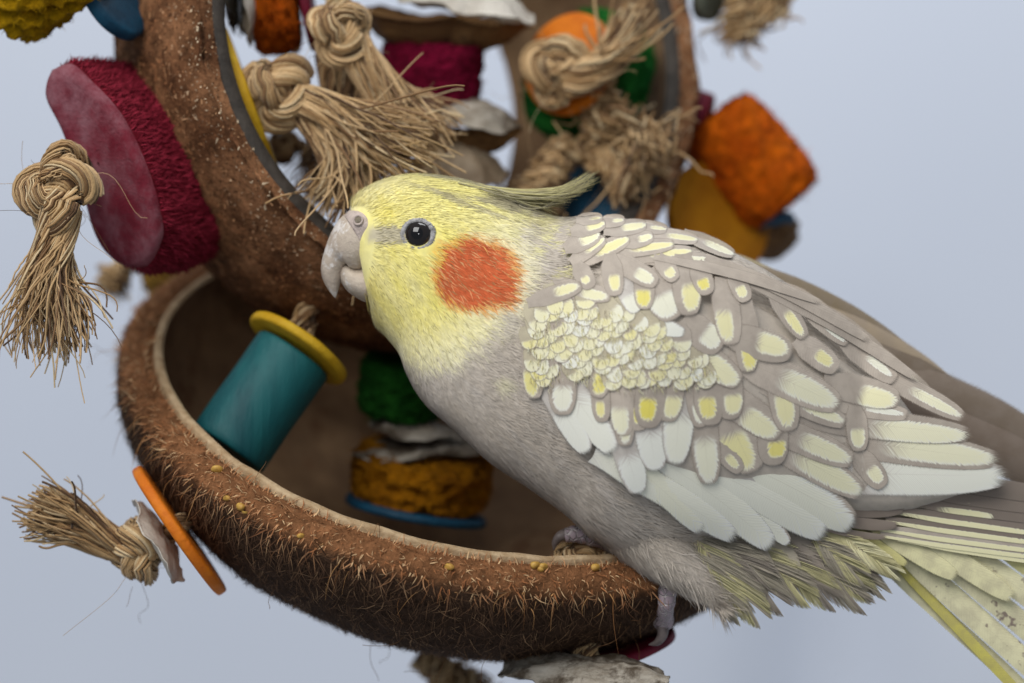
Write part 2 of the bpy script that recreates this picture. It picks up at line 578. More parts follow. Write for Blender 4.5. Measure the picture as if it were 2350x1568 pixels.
def oyster(name, c, n, r, th, mat, label, squash=1.0, dome=.25, ang=0.0, cat='shell', group=None, seed=0., ruffle=.12):
    a, b, n = frame(n)
    a, b = a * math.cos(ang) + b * math.sin(ang), b * math.cos(ang) - a * math.sin(ang)
    th_ = np.linspace(0, 2 * np.pi, 72, endpoint=False)
    out = 1 + .16 * np.sin(2 * th_ + seed) + .09 * np.sin(3 * th_ + 2 * seed) + .05 * np.sin(7 * th_ + seed) + .03 * np.sin(13 * th_)
    rr = np.concatenate([np.linspace(.02, 1, 14), np.linspace(1, .02, 14)])
    side = np.concatenate([np.ones(14), -np.ones(14)])
    R = rr[:, None] * out[None] * r
    lay = np.floor(rr * 6)[:, None] * .03 * (side[:, None] > 0)
    edge = 1 - .75 * sm(.7, 1.0, rr)
    H = dome * (1 - rr[:, None] ** 2) + side[:, None] * th / 2 * edge[:, None] - lay * th * 2 + ruffle * rr[:, None] ** 2 * np.sin(5 * th_ + seed * 3)[None] * .6
    V = np.array(c) + (R * np.cos(th_))[..., None] * a + (R * squash * np.sin(th_))[..., None] * b + H[..., None] * n
    V = V + fnoise(V, 2.6, seed)[..., None] * n * .07 + fnoise(V, 7, seed)[..., None] * n * .03
    return tag(make(name, G().add(V, grid_faces(28, 72)), mat), label, cat, group)


# ---------------------------------------------------------------- coconut bowl (lower shell)
BC = np.array([-1.134, 6.0, -1.186]); BN = nrm(np.array([.195, -.451, .871])); RI = 7.627


def husk_disp(seed, a1=.10, a2=.05):
    def d(V):
        c = V.reshape(-1, 3).mean(0)
        N = nrm(V - c)
        return V + N * (fnoise(V, .45, seed) * a1 + fnoise(V, 2.2, seed + 5) * a2 + fnoise(V, 6, seed + 9) * .03)[..., None]
    return d


bowl = thing('coconut_bowl', 'half coconut shell bowl with hairy brown husk under the bird', 'coconut bowl', BC - BN * 5.7)
F = np.linspace(.19, math.pi / 2 - .01, 22)
prof = [(RI + .22, -.10), (RI + .30, -.03), (RI + .48, .02), (RI + .68, .0), (RI + .85, -.10), (RI + .97, -.28), (RI + 1.03, -.55)] + [(8.795 * math.cos(f), .205 - 5.712 * math.sin(f)) for f in F]
V, Q = revolve(prof, BC, BN, 150, husk_disp(1.0), flip=True)
hh = (V.reshape(-1, 3) - BC) @ BN + fnoise(V.reshape(-1, 3), 2.0) * .14
M_huskc = mat_vcol('husk_matting', .9, .1, var=.5, scale=300, bumpd=.0018, bscale=420)
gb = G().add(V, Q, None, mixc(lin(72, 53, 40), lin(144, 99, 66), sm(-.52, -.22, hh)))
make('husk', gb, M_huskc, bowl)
BH_V, BH_T = gb.tris()
Fi = np.linspace(0, math.pi / 2 - .01, 26)
prof = [(RI + .24, -.12), (RI + .22, .05), (RI + .19, .085), (RI + .05, .085), (RI + .01, .05)] + [(RI * math.cos(f), -5.0 * math.sin(f)) for f in Fi]
V, Q = revolve(prof, BC, BN, 150, lambda V: V + BN * (fnoise(V, 1.2, 2) * .05)[..., None], flip=True)
make('shell_rim', G().add(V[:5], grid_faces(5, 150)[:, ::-1]), M_shell_pale, bowl, label='thin pale cut edge of the shell')
make('shell_lining', G().add(V[4:], grid_faces(len(prof) - 4, 150)[:, ::-1]), M_shell_in, bowl, label='smooth brown inside of the shell')


def husk_fibres(Vt, T, n, c, ax, col_fn, Lr=(.12, .5), lift=(.05, .5), swirl=.7, w=.022):
    p, N, _ = sample(Vt, T, n)
    mer = nrm(-ax - N * (-ax * N).sum(1, keepdims=True))
    d = mer + rng.normal(size=(n, 3)) * swirl
    g = G()
    C, Lk, Lf = col_fn(p, N)
    strands(g, p - N * .015, N, d, rng.uniform(*Lr, n) * Lk, w * rng.uniform(.6, 1.5, n), rng.uniform(*lift, n) * Lf, C, rng.normal(size=n) * .35)
    return g


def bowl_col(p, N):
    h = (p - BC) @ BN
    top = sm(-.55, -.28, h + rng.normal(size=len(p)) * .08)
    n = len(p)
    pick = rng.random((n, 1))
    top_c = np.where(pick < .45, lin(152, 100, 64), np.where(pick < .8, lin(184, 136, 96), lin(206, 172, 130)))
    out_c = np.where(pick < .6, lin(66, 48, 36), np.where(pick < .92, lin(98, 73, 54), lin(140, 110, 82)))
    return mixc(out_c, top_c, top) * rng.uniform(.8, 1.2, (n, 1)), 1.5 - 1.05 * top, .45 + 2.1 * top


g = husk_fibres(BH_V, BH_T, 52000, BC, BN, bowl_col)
# curly fibres at the shoulder of the husk, and long stray hairs
n = 220
th = rng.uniform(0, 2 * np.pi, n); a, b, _ = frame(BN)
rim_p = BC + (RI + 1.0 + rng.normal(size=(n, 1)) * .03) * (np.cos(th)[:, None] * a + np.sin(th)[:, None] * b) + BN * (-.5 + rng.normal(size=(n, 1)) * .2)
out = nrm(rim_p - BC)
s = np.linspace(0, 1, 7)[None, :, None]
Lh = rng.uniform(.15, .55, (n, 1, 1))
path = rim_p[:, None] + out[:, None] * s * Lh * .6 - BN * s ** 2 * Lh * 1.1 + rng.normal(size=(n, 1, 3)) * s * Lh * .5 + rng.normal(size=(n, 1, 3)) * np.sin(s * 3) * Lh * .2
tubes(g, path, .011 * np.ones((n, 7)) * (1.2 - s[..., 0]), np.where(rng.random((n, 1)) < .5, lin(190, 142, 92), lin(140, 96, 60)), 3)
n = 130
p, N, _ = sample(BH_V, BH_T, n)
s = np.linspace(0, 1, 9)[None, :, None]
Lh = rng.uniform(.4, 1.1, (n, 1, 1))
path = p[:, None] + N[:, None] * np.sin(s * 1.7) * Lh * .35 + rng.normal(size=(n, 1, 3)) * s * Lh * .45 + rng.normal(size=(n, 1, 3)) * np.sin(s * 5) * Lh * .10
tubes(g, path, .007 * np.ones((n, 9)), np.tile(lin(120, 88, 60), (n, 1)), 3)
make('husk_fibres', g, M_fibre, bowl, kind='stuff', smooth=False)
bvh_bowl = BVHTree.FromPolygons([tuple(v) for v in BH_V], [tuple(t) for t in BH_T])


def hit(bvh, u, v, default=0.0):
    o_ = Vector((0, -D, 0)); d_ = Vector(P(u, v, 0)) - o_
    h = bvh.ray_cast(o_, d_.normalized())
    return np.array(h[0]) if h[0] is not None else P(u, v, default)


# ---------------------------------------------------------------- coconut ring (upper shell, open front and back)
RC = np.array([-2.52, 7.0, 7.197]); RN = nrm(np.array([.489, -.854, .178])); RR = 6.95
th1 = math.acos(2.354 / 6.951); th2 = math.pi - math.asin(5.5 / 6.95)
ring = thing('coconut_ring', 'hollow coconut shell open front and back, hanging over the bowl', 'coconut shell', RC + np.array([0, 0, -7.3]))
A = np.linspace(th1, th2, 40)
ht = .54 - .10 * np.exp(-(A - th1) * 22) - .4 * np.exp(-(th2 - A) * 14)
prof = [((RR + .04 + h) * math.sin(th1), (RR + .04 + h) * math.cos(th1)) for h in (0, .15, .3, .42)] + [((RR + .02 + h) * math.sin(t), (RR + .02 + h) * math.cos(t)) for t, h in zip(A, ht)]
V, Q = revolve(prof, RC, RN, 170, husk_disp(4.0, .12, .09))
gr = G().add(V, Q, None, mixc(lin(104, 68, 45), lin(158, 112, 78), np.clip(fnoise(V.reshape(-1, 3), .9, 8) * 1.2 + .5, 0, 1)))
make('husk', gr, M_huskc, ring)
RH_V, RH_T = gr.tris()
V, Q = revolve([(6.56 * math.sin(th1 + .004), 6.56 * math.cos(th1 + .004)), (6.59 * math.sin(th1 - .004), 6.59 * math.cos(th1 - .004)), (6.90 * math.sin(th1 - .006), 6.90 * math.cos(th1 - .006)), (7.0 * math.sin(th1 + .006), 7.0 * math.cos(th1 + .006))], RC, RN, 150)
make('shell_rim', G().add(V, Q), M_shell_dark, ring, label='dark grey sawn edge of the shell')
A = np.linspace(th1 + .003, th2, 24)
V, Q = revolve([(6.56 * math.sin(t), 6.56 * math.cos(t)) for t in A], RC, RN, 130, lambda V: V + (fnoise(V, 1.5)[..., None] * .03), flip=True)
make('shell_lining', G().add(V, Q), M_shell_in, ring)
V, Q = revolve([(7.0 * math.sin(th2 - .006), 7.0 * math.cos(th2 - .006)), (6.56 * math.sin(th2), 6.56 * math.cos(th2))], RC, RN, 100)
make('shell_rim', G().add(V, Q), M_shell_dark, ring)


def ring_col(p, N):
    ct = nrm(p - RC) @ RN
    near = sm(math.cos(th1 + .22), math.cos(th1), ct)
    n = len(p); pick = rng.random((n, 1))
    far_c = np.where(pick < .42, lin(152, 102, 68), np.where(pick < .68, lin(182, 132, 92), lin(84, 54, 36)))
    near_c = np.where(pick < .42, lin(160, 120, 86), np.where(pick < .7, lin(206, 184, 154), lin(84, 56, 38)))
    return mixc(far_c, near_c, near) * rng.uniform(.8, 1.2, (n, 1)), 1 - .6 * near, 1 + 1.2 * near


g = husk_fibres(RH_V, RH_T, 46000, RC, RN, ring_col, Lr=(.1, .42), lift=(.05, .6), swirl=1.0, w=.042)
make('husk_fibres', g, M_fibre, ring, kind='stuff', smooth=False)
bvh_ring = BVHTree.FromPolygons([tuple(v) for v in RH_V], [tuple(t) for t in RH_T])

# ---------------------------------------------------------------- the cockatiel
YB = 0.7
bird = thing('cockatiel', 'grey pearled cockatiel with yellow head and orange cheek perched on bowl rim', 'bird', hit(bvh_bowl, 1500, 1330))

SEC = [  # top u,v   bottom u,v   half width
    (840, 520, 850, 640, .35), (806, 486, 846, 690, .74), (812, 456, 850, 714, .98), (848, 427, 860, 742, 1.22), (905, 406, 885, 772, 1.42), (970, 400, 912, 806, 1.56),
    (1050, 410, 930, 848, 1.62), (1130, 434, 952, 892, 1.66), (1205, 470, 985, 935, 1.78), (1275, 497, 1045, 988, 2.0),
    (1350, 497, 1120, 1055, 2.25), (1430, 502, 1205, 1112, 2.45), (1510, 517, 1285, 1168, 2.55), (1600, 545, 1350, 1225, 2.6),
    (1690, 583, 1440, 1275, 2.4), (1790, 640, 1560, 1285, 2.1), (1890, 715, 1700, 1275, 1.7), (2000, 830, 1830, 1265, 1.2),
    (2100, 960, 1950, 1260, .8), (2190, 1090, 2060, 1260, .5), (2260, 1200, 2180, 1290, .3)]
NS, NR = 84, 56
S = spl(SEC, NS)
th = np.linspace(0, 2 * np.pi, NR, endpoint=False)
cu, su = np.cos(th), np.sin(th)
pw = lambda x, e: np.sign(x) * np.abs(x) ** e
mu, mv = (S[:, 0] + S[:, 2]) / 2, (S[:, 1] + S[:, 3]) / 2
hu, hv = (S[:, 0] - S[:, 2]) / 2, (S[:, 1] - S[:, 3]) / 2
U_ = mu[:, None] + hu[:, None] * pw(cu, .95); V_ = mv[:, None] + hv[:, None] * pw(cu, .95)
low = np.clip(-cu, 0, 1) ** .5
Y_ = YB - S[:, 4, None] * np.sign(su) * np.abs(su)[None] ** (.9 - .32 * low[None] * sm(900, 1150, S[:, 0])[:, None])
# a slight pinch for the neck and hollow around the eye
BV = P(U_, V_, Y_)
gbody = G().add(BV, grid_faces(NS, NR)[:, ::-1])
cap = P(np.mean(U_[0]), np.mean(V_[0]), YB)
nb = gbody.n
gbody.add(cap[None], None, None)
gbody.T.append(np.array([[j, (j + 1) % NR, nb] for j in range(NR)]))
bdir = np.gradient(BV, axis=0).reshape(-1, 3)
bdir = np.vstack([bdir, [[1, 0, 0]]])
# thigh: joins the belly and tapers to the ankle
TH = [(1330, 1075, 30, 1.0, .3), (1385, 1132, 66, .85, .95), (1440, 1185, 84, .62, 1.2), (1495, 1236, 80, .28, 1.1), (1548, 1286, 62, -.12, .85), (1592, 1328, 42, -.5, .52), (1622, 1360, 19, -.72, .24), (1642, 1382, 4, -.82, .06)]
Tt = spl(TH, 22)
dx = np.gradient(Tt[:, 0]); dy = np.gradient(Tt[:, 1]); ln = np.hypot(dx, dy)
TU = Tt[:, 0, None] + (dy / ln * Tt[:, 2])[:, None] * cu; TV = Tt[:, 1, None] - (dx / ln * Tt[:, 2])[:, None] * cu
TY = Tt[:, 3, None] - Tt[:, 4, None] * su
THV = P(TU, TV, TY)
gthigh = G().add(THV, grid_faces(22, NR)[:, ::-1])
tdir = np.gradient(THV, axis=0).reshape(-1, 3)
Vb, Tb = gbody.tris(); Vt_, Tt_ = gthigh.tris()
# orient outward
def outward(V, T, c):
    N = vnormals(V, T)
    return T if ((V - c) * N).sum() > 0 else T[:, ::-1]
Tb = outward(Vb, Tb, Vb.mean(0)); Tt_ = outward(Vt_, Tt_, Vt_.mean(0))
bvh_body = BVHTree.FromPolygons([tuple(v) for v in Vb], [tuple(t) for t in Tb])

GREY = lin(194, 183, 169); YEL = lin(244, 232, 140); PALEY = lin(246, 240, 204); ORG_ = lin(208, 102, 60); CREAM = lin(236, 234, 208)
SPOTS = [(320, 190, 14), (300, 270, 12), (350, 370, 16), (420, 300, 11), (440, 450, 12), (260, 490, 12), (620, 350, 16), (520, 530, 14), (605, 545, 13), (560, 690, 15), (430, 730, 14), (400, 850, 13), (80, 180, 16), (40, 320, 16), (120, 110, 12)]
SPOTS = [(1147.4 + a * .24413, 447.5 + b * .24413, r) for a, b, r in SPOTS]


def body_col(p, jit=True):
    u, v = UV(p)
    n1 = fnoise(np.stack([u * .02, v * .02, p[:, 1] * .5], -1))
    n2 = fnoise(np.stack([(u * .96 + v * .28) * .006, (-u * .28 + v * .96) * .07, p[:, 1] * 1.2], -1), 1, 7)
    n3 = fnoise(np.stack([(u * .6 + v * .8) * .01, (-u * .8 + v * .6) * .07, p[:, 1]], -1), 1, 3)
    j = rng.normal(size=len(u)) * (.035 if jit else 0)
    c = np.tile(GREY, (len(u), 1)) * (1 + .10 * n1[:, None])
    # lighter warm underside of neck, brighter belly line
    c = mixc(c, lin(204, 196, 188), sm(0, 1, np.clip(n3 * .8 + .3, 0, 1)) * .5)
    e = np.hypot((u - 935) / 262, (v - 592) / 245) + n1 * .09 + n3 * .05 + j
    ym = sm(1.12, .84, e)
    yc = mixc(PALEY, YEL, sm(.95, .45, e) * .6 + .28 + n3 * .3 + n1 * .15)
    c = mixc(c, mixc(PALEY, np.array(yc), sm(0.2, .9, ym)), ym)
    # crown: yellow washed with grey streaks that thicken towards the crest
    cr = sm(520, 440, v + (u - 1000) * -.10) * sm(860, 1000, u) * sm(1330, 1200, u)
    c = mixc(c, mixc(lin(238, 228, 140), lin(168, 158, 124), sm(-.05, .30, n2 + (u - 1050) * .0012)), cr * .85)
    # cheek patch
    ce = (np.abs((u - 1077 - (v - 620) * -.06) / 84) ** 2.7 + np.abs((v - 622 - (u - 1077) * .10) / 75) ** 2.7) + n3 * .35 + n1 * .2 + j * 4
    near_halo = sm(2.6, 1.2, ce) * (u > 1060)
    c = mixc(c, lin(226, 214, 190), near_halo * .6)
    c = mixc(c, lin(236, 170, 60), sm(1.9, 1.0, ce) * .8)
    c = mixc(c, ORG_ * (1 + .2 * n3[:, None]), sm(1.25, .75, ce))
    # bare lores between cere and eye, pale chin
    lo = np.hypot((u - 885) / 48, (v - 541) / 20) + n1 * .2
    c = mixc(c, lin(182, 172, 164), sm(1.15, .7, lo) * .75)
    for a, b_, r in SPOTS:
        c = mixc(c, lin(228, 221, 160), sm(1.25, .5, np.hypot((u - a) / r, (v - b_) / (r * .75)) + j * 3 + n1 * .3) * .75)
    c = mixc(c, lin(214, 208, 170), sm(1.2, .3, np.hypot((u - 1138) / 26, (v - 872) / 22)) * .6)
    # vent: olive yellow
    c = mixc(c, lin(176, 168, 110), sm(1640, 1720, u) * sm(1180, 1240, v) * .8)
    if jit:
        dk = (rng.random(len(u)) < .07) & (ym > .4)
        c[dk] = mixc(c[dk], lin(150, 138, 92), np.full(dk.sum(), .55))
    if jit:
        lt = (rng.random(len(u)) < .14) & (ce < 1.6)
        c[lt] = mixc(c[lt], lin(238, 196, 140), np.full(lt.sum(), .4))
    if jit: c = c * rng.uniform(.88, 1.1, (len(u), 1))
    return np.clip(c, 0, 1)


Vall = np.vstack([Vb, Vt_]); Tall = np.vstack([Tb, Tt_ + len(Vb)]); Dall = np.vstack([nrm(bdir), nrm(tdir)])
g = G().add(Vall, None, Tall, body_col(Vall, False))
body = make('body', g, M_plume, bird)
# short overlapping plumage all over the body
ctr = Vall[Tall].mean(1)
uu, vv = UV(ctr)
wt = np.where(ctr[:, 1] < YB + .6, 1.0, .3) * np.where((uu < 1330), 1.9, .8)
wt[len(Tb):] *= 2.4
isth = np.concatenate([np.zeros(len(Vb)), np.ones(len(Vt_))])[:, None] * np.ones((1, 3))
n = 150000
p, N, (d, ist) = sample(Vall, Tall, n, (Dall, isth), wt)
ist = ist[:, 0] > .5
u, v = UV(p)
d = nrm(d)
# the face feathers sweep down and back from the beak
face = sm(1120, 880, u) * sm(520, 640, v)
d = nrm(d + np.array([.15, 0, -.9]) * face[:, None] + rng.normal(size=(n, 3)) * .16)
lenf = .26 + .26 * sm(950, 1300, u) + .25 * sm(1300, 1500, u)
lenf = np.where((u > 1320) & (v < 640 + (u - 1320) * .55), .24, lenf) * rng.uniform(.7, 1.25, n)
def inpoly(u, v, pg):
    c_ = np.zeros(len(u), bool); j = len(pg) - 1
    for i in range(len(pg)):
        k_ = (pg[i, 1] > v) != (pg[j, 1] > v)
        c_ ^= k_ & (u < (pg[j, 0] - pg[i, 0]) * (v - pg[i, 1]) / (pg[j, 1] - pg[i, 1] + 1e-9) + pg[i, 0])
        j = i
    return c_


keep = (np.hypot((u - 961), (v - 540)) > 40) | (p[:, 1] > YB)
keep &= ~(inpoly(u, v, np.array([(700, 485), (800, 482), (834, 480), (850, 505), (856, 540), (852, 575), (848, 600), (840, 640), (832, 690), (700, 700)], float)))
WPOLY = np.array([(1250, 700), (1345, 640), (1480, 630), (1640, 655), (1800, 735), (1960, 845), (2150, 1010), (2290, 1095), (2280, 1200), (1900, 1215), (1720, 1200), (1560, 1150), (1420, 1050), (1310, 940), (1250, 850)], float)




keep &= ~(inpoly(u, v, WPOLY) & (p[:, 1] < YB) & (np.arange(n) >= 0))
p, N, d, lenf, u, v, ist = p[keep], N[keep], d[keep], lenf[keep], u[keep], v[keep], ist[keep]
g = strands(G(), p - N * .006, N, d, lenf, rng.uniform(.018, .036, len(p)) * np.where((u > 1330) & ~ist, 1.3, 1), rng.uniform(.03, .13, len(p)) * np.where(ist, .35, np.where((u > 1330), .5, 1)), body_col(p) * np.where(ist, .95, 1)[:, None], rng.normal(size=len(p)) * .12)
# hair-like ends fringing the thigh and the lower belly
pt, Nt, (dt,) = sample(Vt_, Tt_, 2600, (nrm(tdir),))
ut, vt = UV(pt)
kk = (ut + vt > 2700)
pt, Nt, dt = pt[kk], Nt[kk], nrm(dt[kk] + rng.normal(size=(kk.sum(), 3)) * .08)
strands(g, pt, Nt, dt, rng.uniform(.5, 1.1, len(pt)), .025, rng.uniform(-.02, .05, len(pt)), body_col(pt) * .93, rng.normal(size=len(pt)) * .1)
make('plumage', g, M_plume, body, kind='stuff', smooth=False)

# ---- beak


def loft(secs, y0, ns=26, nr=28, e=.9):
    s_ = spl(secs, ns)
    t_ = np.linspace(0, 2 * np.pi, nr, endpoint=False)
    c_, q_ = pw(np.cos(t_), e), pw(np.sin(t_), e)
    m_ = (s_[:, :2] + s_[:, 2:4]) / 2; h_ = (s_[:, :2] - s_[:, 2:4]) / 2
    V = P(m_[:, 0, None] + h_[:, 0, None] * c_, m_[:, 1, None] + h_[:, 1, None] * c_, y0 - np.maximum(s_[:, 4, None], .004) * q_)
    g_ = G().add(V, grid_faces(ns, nr)[:, ::-1])
    k = g_.n
    g_.add(np.stack([V[0].mean(0), V[-1].mean(0)]))
    g_.T.append(np.array([[j, (j + 1) % nr, k] for j in range(nr)])); g_.T.append(np.array([[(ns - 1) * nr + (j + 1) % nr, (ns - 1) * nr + j, k + 1] for j in range(nr)]))
    return g_


beak = make('upper_beak', loft([(860, 500, 890, 585, .7), (825, 492, 868, 598, .98), (796, 490, 852, 610, .96), (774, 509, 828, 624, .86), (757, 540, 806, 620, .70), (745, 574, 799, 608, .50), (737, 608, 790, 618, .40), (739, 636, 783, 643, .29), (751, 662, 777, 664, .17), (768, 684, 771, 684, .02)], YB, 40), M_beak, bird)
make('lower_beak', loft([(890, 620, 866, 700, .6), (864, 602, 850, 696, .80), (840, 610, 834, 692, .76), (815, 614, 812, 680, .66), (795, 606, 796, 667, .50), (782, 608, 784, 650, .28), (774, 620, 777, 632, .08)], YB, 30), M_beak, bird)
make('cere', loft([(790, 494, 850, 590, .98), (802, 483, 862, 566, 1.06), (822, 478, 862, 550, 1.08), (846, 486, 866, 535, .98)], YB, 16, 28, .8), M_cere, beak)
bvh_beak = None


def surf_y(u, v, fallback=0.0):
    o_ = Vector((0, -D, 0)); d_ = (Vector(P(u, v, 0)) - o_).normalized()
    h = bvh_body.ray_cast(o_, d_)
    return h[0][1] if h[0] is not None else fallback


# nostril: a small ring with a sunken disc
def ringtorus(c, n, r, r2, seg=28, k=10, bumpy=0.0, sq=1.0):
    a, b, n = frame(n)
    t_ = np.linspace(0, 2 * np.pi, seg, endpoint=False); f_ = np.linspace(0, 2 * np.pi, k, endpoint=False)
    R = r + r2 * np.cos(f_)[None]
    V = np.array(c) + (R * np.cos(t_)[:, None])[..., None] * a + (R * sq * np.sin(t_)[:, None])[..., None] * b + (r2 * np.sin(f_))[None, :, None] * n
    if bumpy: V = V + rng.normal(size=(seg, 1, 3)) * bumpy + rng.normal(size=V.shape) * bumpy * .6
    Q = grid_faces(seg + 1, k) % (seg * k)
    return G().add(V, Q)


V, Q = revolve([(.001, .02), (.06, .02), (.085, .0)], P(822, 505, YB - 1.06), (-.25, -1, .12), 24)
make('nostril', G().add(V, Q), M_nostril, beak)
make('nostril_rim', ringtorus(P(822, 505, YB - 1.055), (-.25, -1, .12), .105, .028), M_cere, beak)

# ---- eye
ey = surf_y(961, 540)
ec = P(961, 540, ey + .17)
EN = nrm(np.array([-.10, -1, .10]))
f_ = np.linspace(.02, math.pi * .62, 22)
V, Q = revolve([(.335 * math.sin(t), .335 * math.cos(t)) for t in f_], ec, EN, 48)
eye = make('eye', G().add(V, Q), M_eye, bird)
V, Q = revolve([(.339 * math.sin(t), .339 * math.cos(t)) for t in np.linspace(.01, .42, 8)], ec, EN, 40)
make('pupil', G().add(V, Q), M_pupil, eye)
ring_g = ringtorus(ec + EN * .13, EN, .345, .062, 64, 10, .006, .92)
t_ = rng.uniform(0, 2 * np.pi, 150)
a, b, _ = frame(EN)
for k in range(150):
    rr_ = rng.uniform(.33, .41)
    c0 = ec + EN * (.175 - abs(rr_ - .36) * .6) + rr_ * (math.cos(t_[k]) * a + .92 * math.sin(t_[k]) * b)
    V, Q = revolve([(.001, .02), (.016, .014), (.022, -.01)], c0, EN, 6)
    ring_g.add(V, Q)
make('eye_ring', ring_g, M_eyering, bird)

# ---- crest
g = G()
n = 420
k = rng.random(n)
root_u = 985 + 215 * k; root_v = 404 + 50 * k ** 1.6 + rng.uniform(0, 22, n)
tip_l = rng.random(n) ** .7
tu = 1235 + 150 * tip_l * (1 - .25 * rng.random(n)); tv = 470 - 78 * tip_l ** 1.6 + rng.normal(size=n) * 9 + 18 * (1 - k)
s = np.linspace(0, 1, 12)
cu_ = root_u[:, None] * (1 - s) ** 2 + 2 * s * (1 - s) * (1215 + 40 * tip_l)[:, None] + s ** 2 * tu[:, None]
cv_ = root_v[:, None] * (1 - s) ** 2 + 2 * s * (1 - s) * (462 + 30 * k + rng.normal(size=n) * 6)[:, None] + s ** 2 * tv[:, None]
cy_ = YB + rng.normal(size=n)[:, None] * .28 + 0 * s
cc = mixc(lin(206, 197, 134), lin(128, 120, 100), np.clip(rng.random(n) * .8 + k * .4, 0, 1))
tubes(g, P(cu_, cv_, cy_), .020 * np.ones((n, 1)) * (1.12 - s)[None], cc, 3)
make('crest', g, M_plume, bird, label='long wispy crest swept back from the crown', smooth=True)

# ---- wing surface fitted to the body so the folded wing hugs it
GU = np.linspace(1150, 2480, 68); GV = np.linspace(540, 1330, 42)
gu, gv = np.meshgrid(GU, GV, indexing='ij')
gy = np.array([[surf_y(a_, b_, np.nan) for a_, b_ in zip(r1, r2)] for r1, r2 in zip(gu, gv)])
ok = ~np.isnan(gy) & (gy < .5) & (gu > 1230) & (gu < 2050) & (gv > 640) & (gv < 1220)
qa = lambda u, v: np.stack([np.ones_like(u), (u - 1600) / 400, (v - 950) / 300, ((u - 1600) / 400) ** 2, (u - 1600) * (v - 950) / 120000, ((v - 950) / 300) ** 2], -1)
coef, *_ = np.linalg.lstsq(qa(gu[ok], gv[ok]), gy[ok], rcond=None)
fit = np.minimum(qa(gu, gv) @ coef, 1.0)
gy = np.where(np.isnan(gy), fit, np.minimum(gy, fit + .1))
for _ in range(6):
    pad = np.pad(gy, 1, mode='edge')
    gy = (pad[1:-1, 1:-1] * 2 + pad[:-2, 1:-1] + pad[2:, 1:-1] + pad[1:-1, :-2] + pad[1:-1, 2:]) / 6


def wing_y(u, v):
    u = np.minimum(u, 1980 + (u - 1980) * .0 * (u > 1980) + 0 * v)
    a_ = np.clip((u - GU[0]) / (GU[1] - GU[0]), 0, len(GU) - 1.001); b_ = np.clip((v - GV[0]) / (GV[1] - GV[0]), 0, len(GV) - 1.001)
    i, j = a_.astype(int), b_.astype(int); fa, fb = a_ - i, b_ - j
    return gy[i, j] * (1 - fa) * (1 - fb) + gy[i + 1, j] * fa * (1 - fb) + gy[i, j + 1] * (1 - fa) * fb + gy[i + 1, j + 1] * fa * fb


def lift_of(u):
    return .16 + .46 * sm(1200, 1450, u)



NA, NB = 22, 11


def feather(parent, root, tip, hw, y_fn, off=0.0, root_drop=.03, patch=None, pcol=CREAM, base=GREY, fringe=.7, speck=0.0, curve=0.0, camber=.02,
            roundness=2.8, name='feather', grow=.55, tilt=0.0, label=None):
    """a vane from root to tip (frame bearings), half width hw, lying on depth y_fn(u, v)"""
    root = np.array(root, float); tip = np.array(tip, float)
    ax = tip - root; Lp = np.hypot(*ax); ax = ax / Lp; side = np.array([-ax[1], ax[0]])
    s = np.linspace(0, 1, NA); t = np.linspace(-1, 1, NB)
    s = 1 - (1 - s) ** 1.25
    w = hw * (grow + (1 - grow) * sm(0, .35, s)) * np.sqrt(np.clip(1 - np.clip((s - .5) / .5, 0, 1) ** roundness, 0, 1))
    w = np.maximum(w, hw * .02)
    mid = root + ax * (s * Lp)[:, None] + side * (curve * np.sin(s * np.pi))[:, None] * Lp
    jag = 1 + rng.normal(size=(NA, NB)) * .012 * (np.abs(t) > .95)
    uv = mid[:, None] + side * (w[:, None] * t * jag)[..., None]
    # the tip is an arc, so push the outer barbs back a little
    uv = uv - ax * ((np.abs(t) ** 2)[None, :] * w[:, None] * .22)[..., None]
    y = y_fn(uv[..., 0], uv[..., 1]) + off + root_drop * (1 - s)[:, None] + camber * (t ** 2)[None] * hw / 30 + tilt * t[None]
    V = P(uv[..., 0], uv[..., 1], y).reshape(-1, 3)
    Q = grid_faces(NA, NB, False)
    n = NA * NB
    S_, T_ = np.meshgrid(s, t, indexing='ij')
    sd = rng.random()
    if patch is None: patch = (-5, .1, 0, 1)
    at = dict(fst=np.stack([S_.ravel(), T_.ravel(), np.full(n, sd)], -1), fdim=np.tile([Lp / 100, hw / 100, speck], (n, 1)),
              fpa=np.tile(patch, (n, 1)), fpc=np.tile([*pcol, fringe], (n, 1)), fbc=np.tile([*(np.array(base) * rng.uniform(.92, 1.06)), 1], (n, 1)))
    return make(name, G().add(V, Q), M_feather, parent, attrs=at, label=label)


def yel(k):
    return mixc(lin(238, 238, 228), lin(236, 222, 108), np.array(k))


def pfeather(parent, z0, z1, zhw, yk, conv, camber=.004, root_drop=.014, margin=1.0, back=.7, y_fn=None, off=None, bias=0.0, tc=0.0, base=GREY, fringe=.5, tip_m=None, side_m=None):
    """a feather given by the pale patch it shows: from z0 to z1, half width zhw"""
    ox, oy, k = conv
    a = np.array([ox + z0[0] * k, oy + z0[1] * k]); b = np.array([ox + z1[0] * k, oy + z1[1] * k]); hw = zhw * k
    ln = np.hypot(*(b - a)); ax = (b - a) / ln
    m = (tip_m if tip_m is not None else 18 * margin); sm_ = (side_m if side_m is not None else 15 * margin)
    root = a - ax * (ln * back + 18); tip = b + ax * m
    L = np.hypot(*(tip - root))
    sc = (np.hypot(*(a - root)) + ln / 2) / L
    W_ = hw + sm_
    order = tip[0] * .55 + tip[1] * .83
    o_ = (order - 1282) * .00020 + bias * .2 if off is None else off
    yf = y_fn or (lambda u, v: wing_y(u, v) - lift_of(u))
    return feather(parent, root, tip, W_ * (1 + abs(tc) * .3), yf, o_, patch=(sc, ln / 2 / L * 1.04, tc, hw / W_), pcol=yel(yk), base=base, fringe=fringe, camber=camber, root_drop=root_drop)


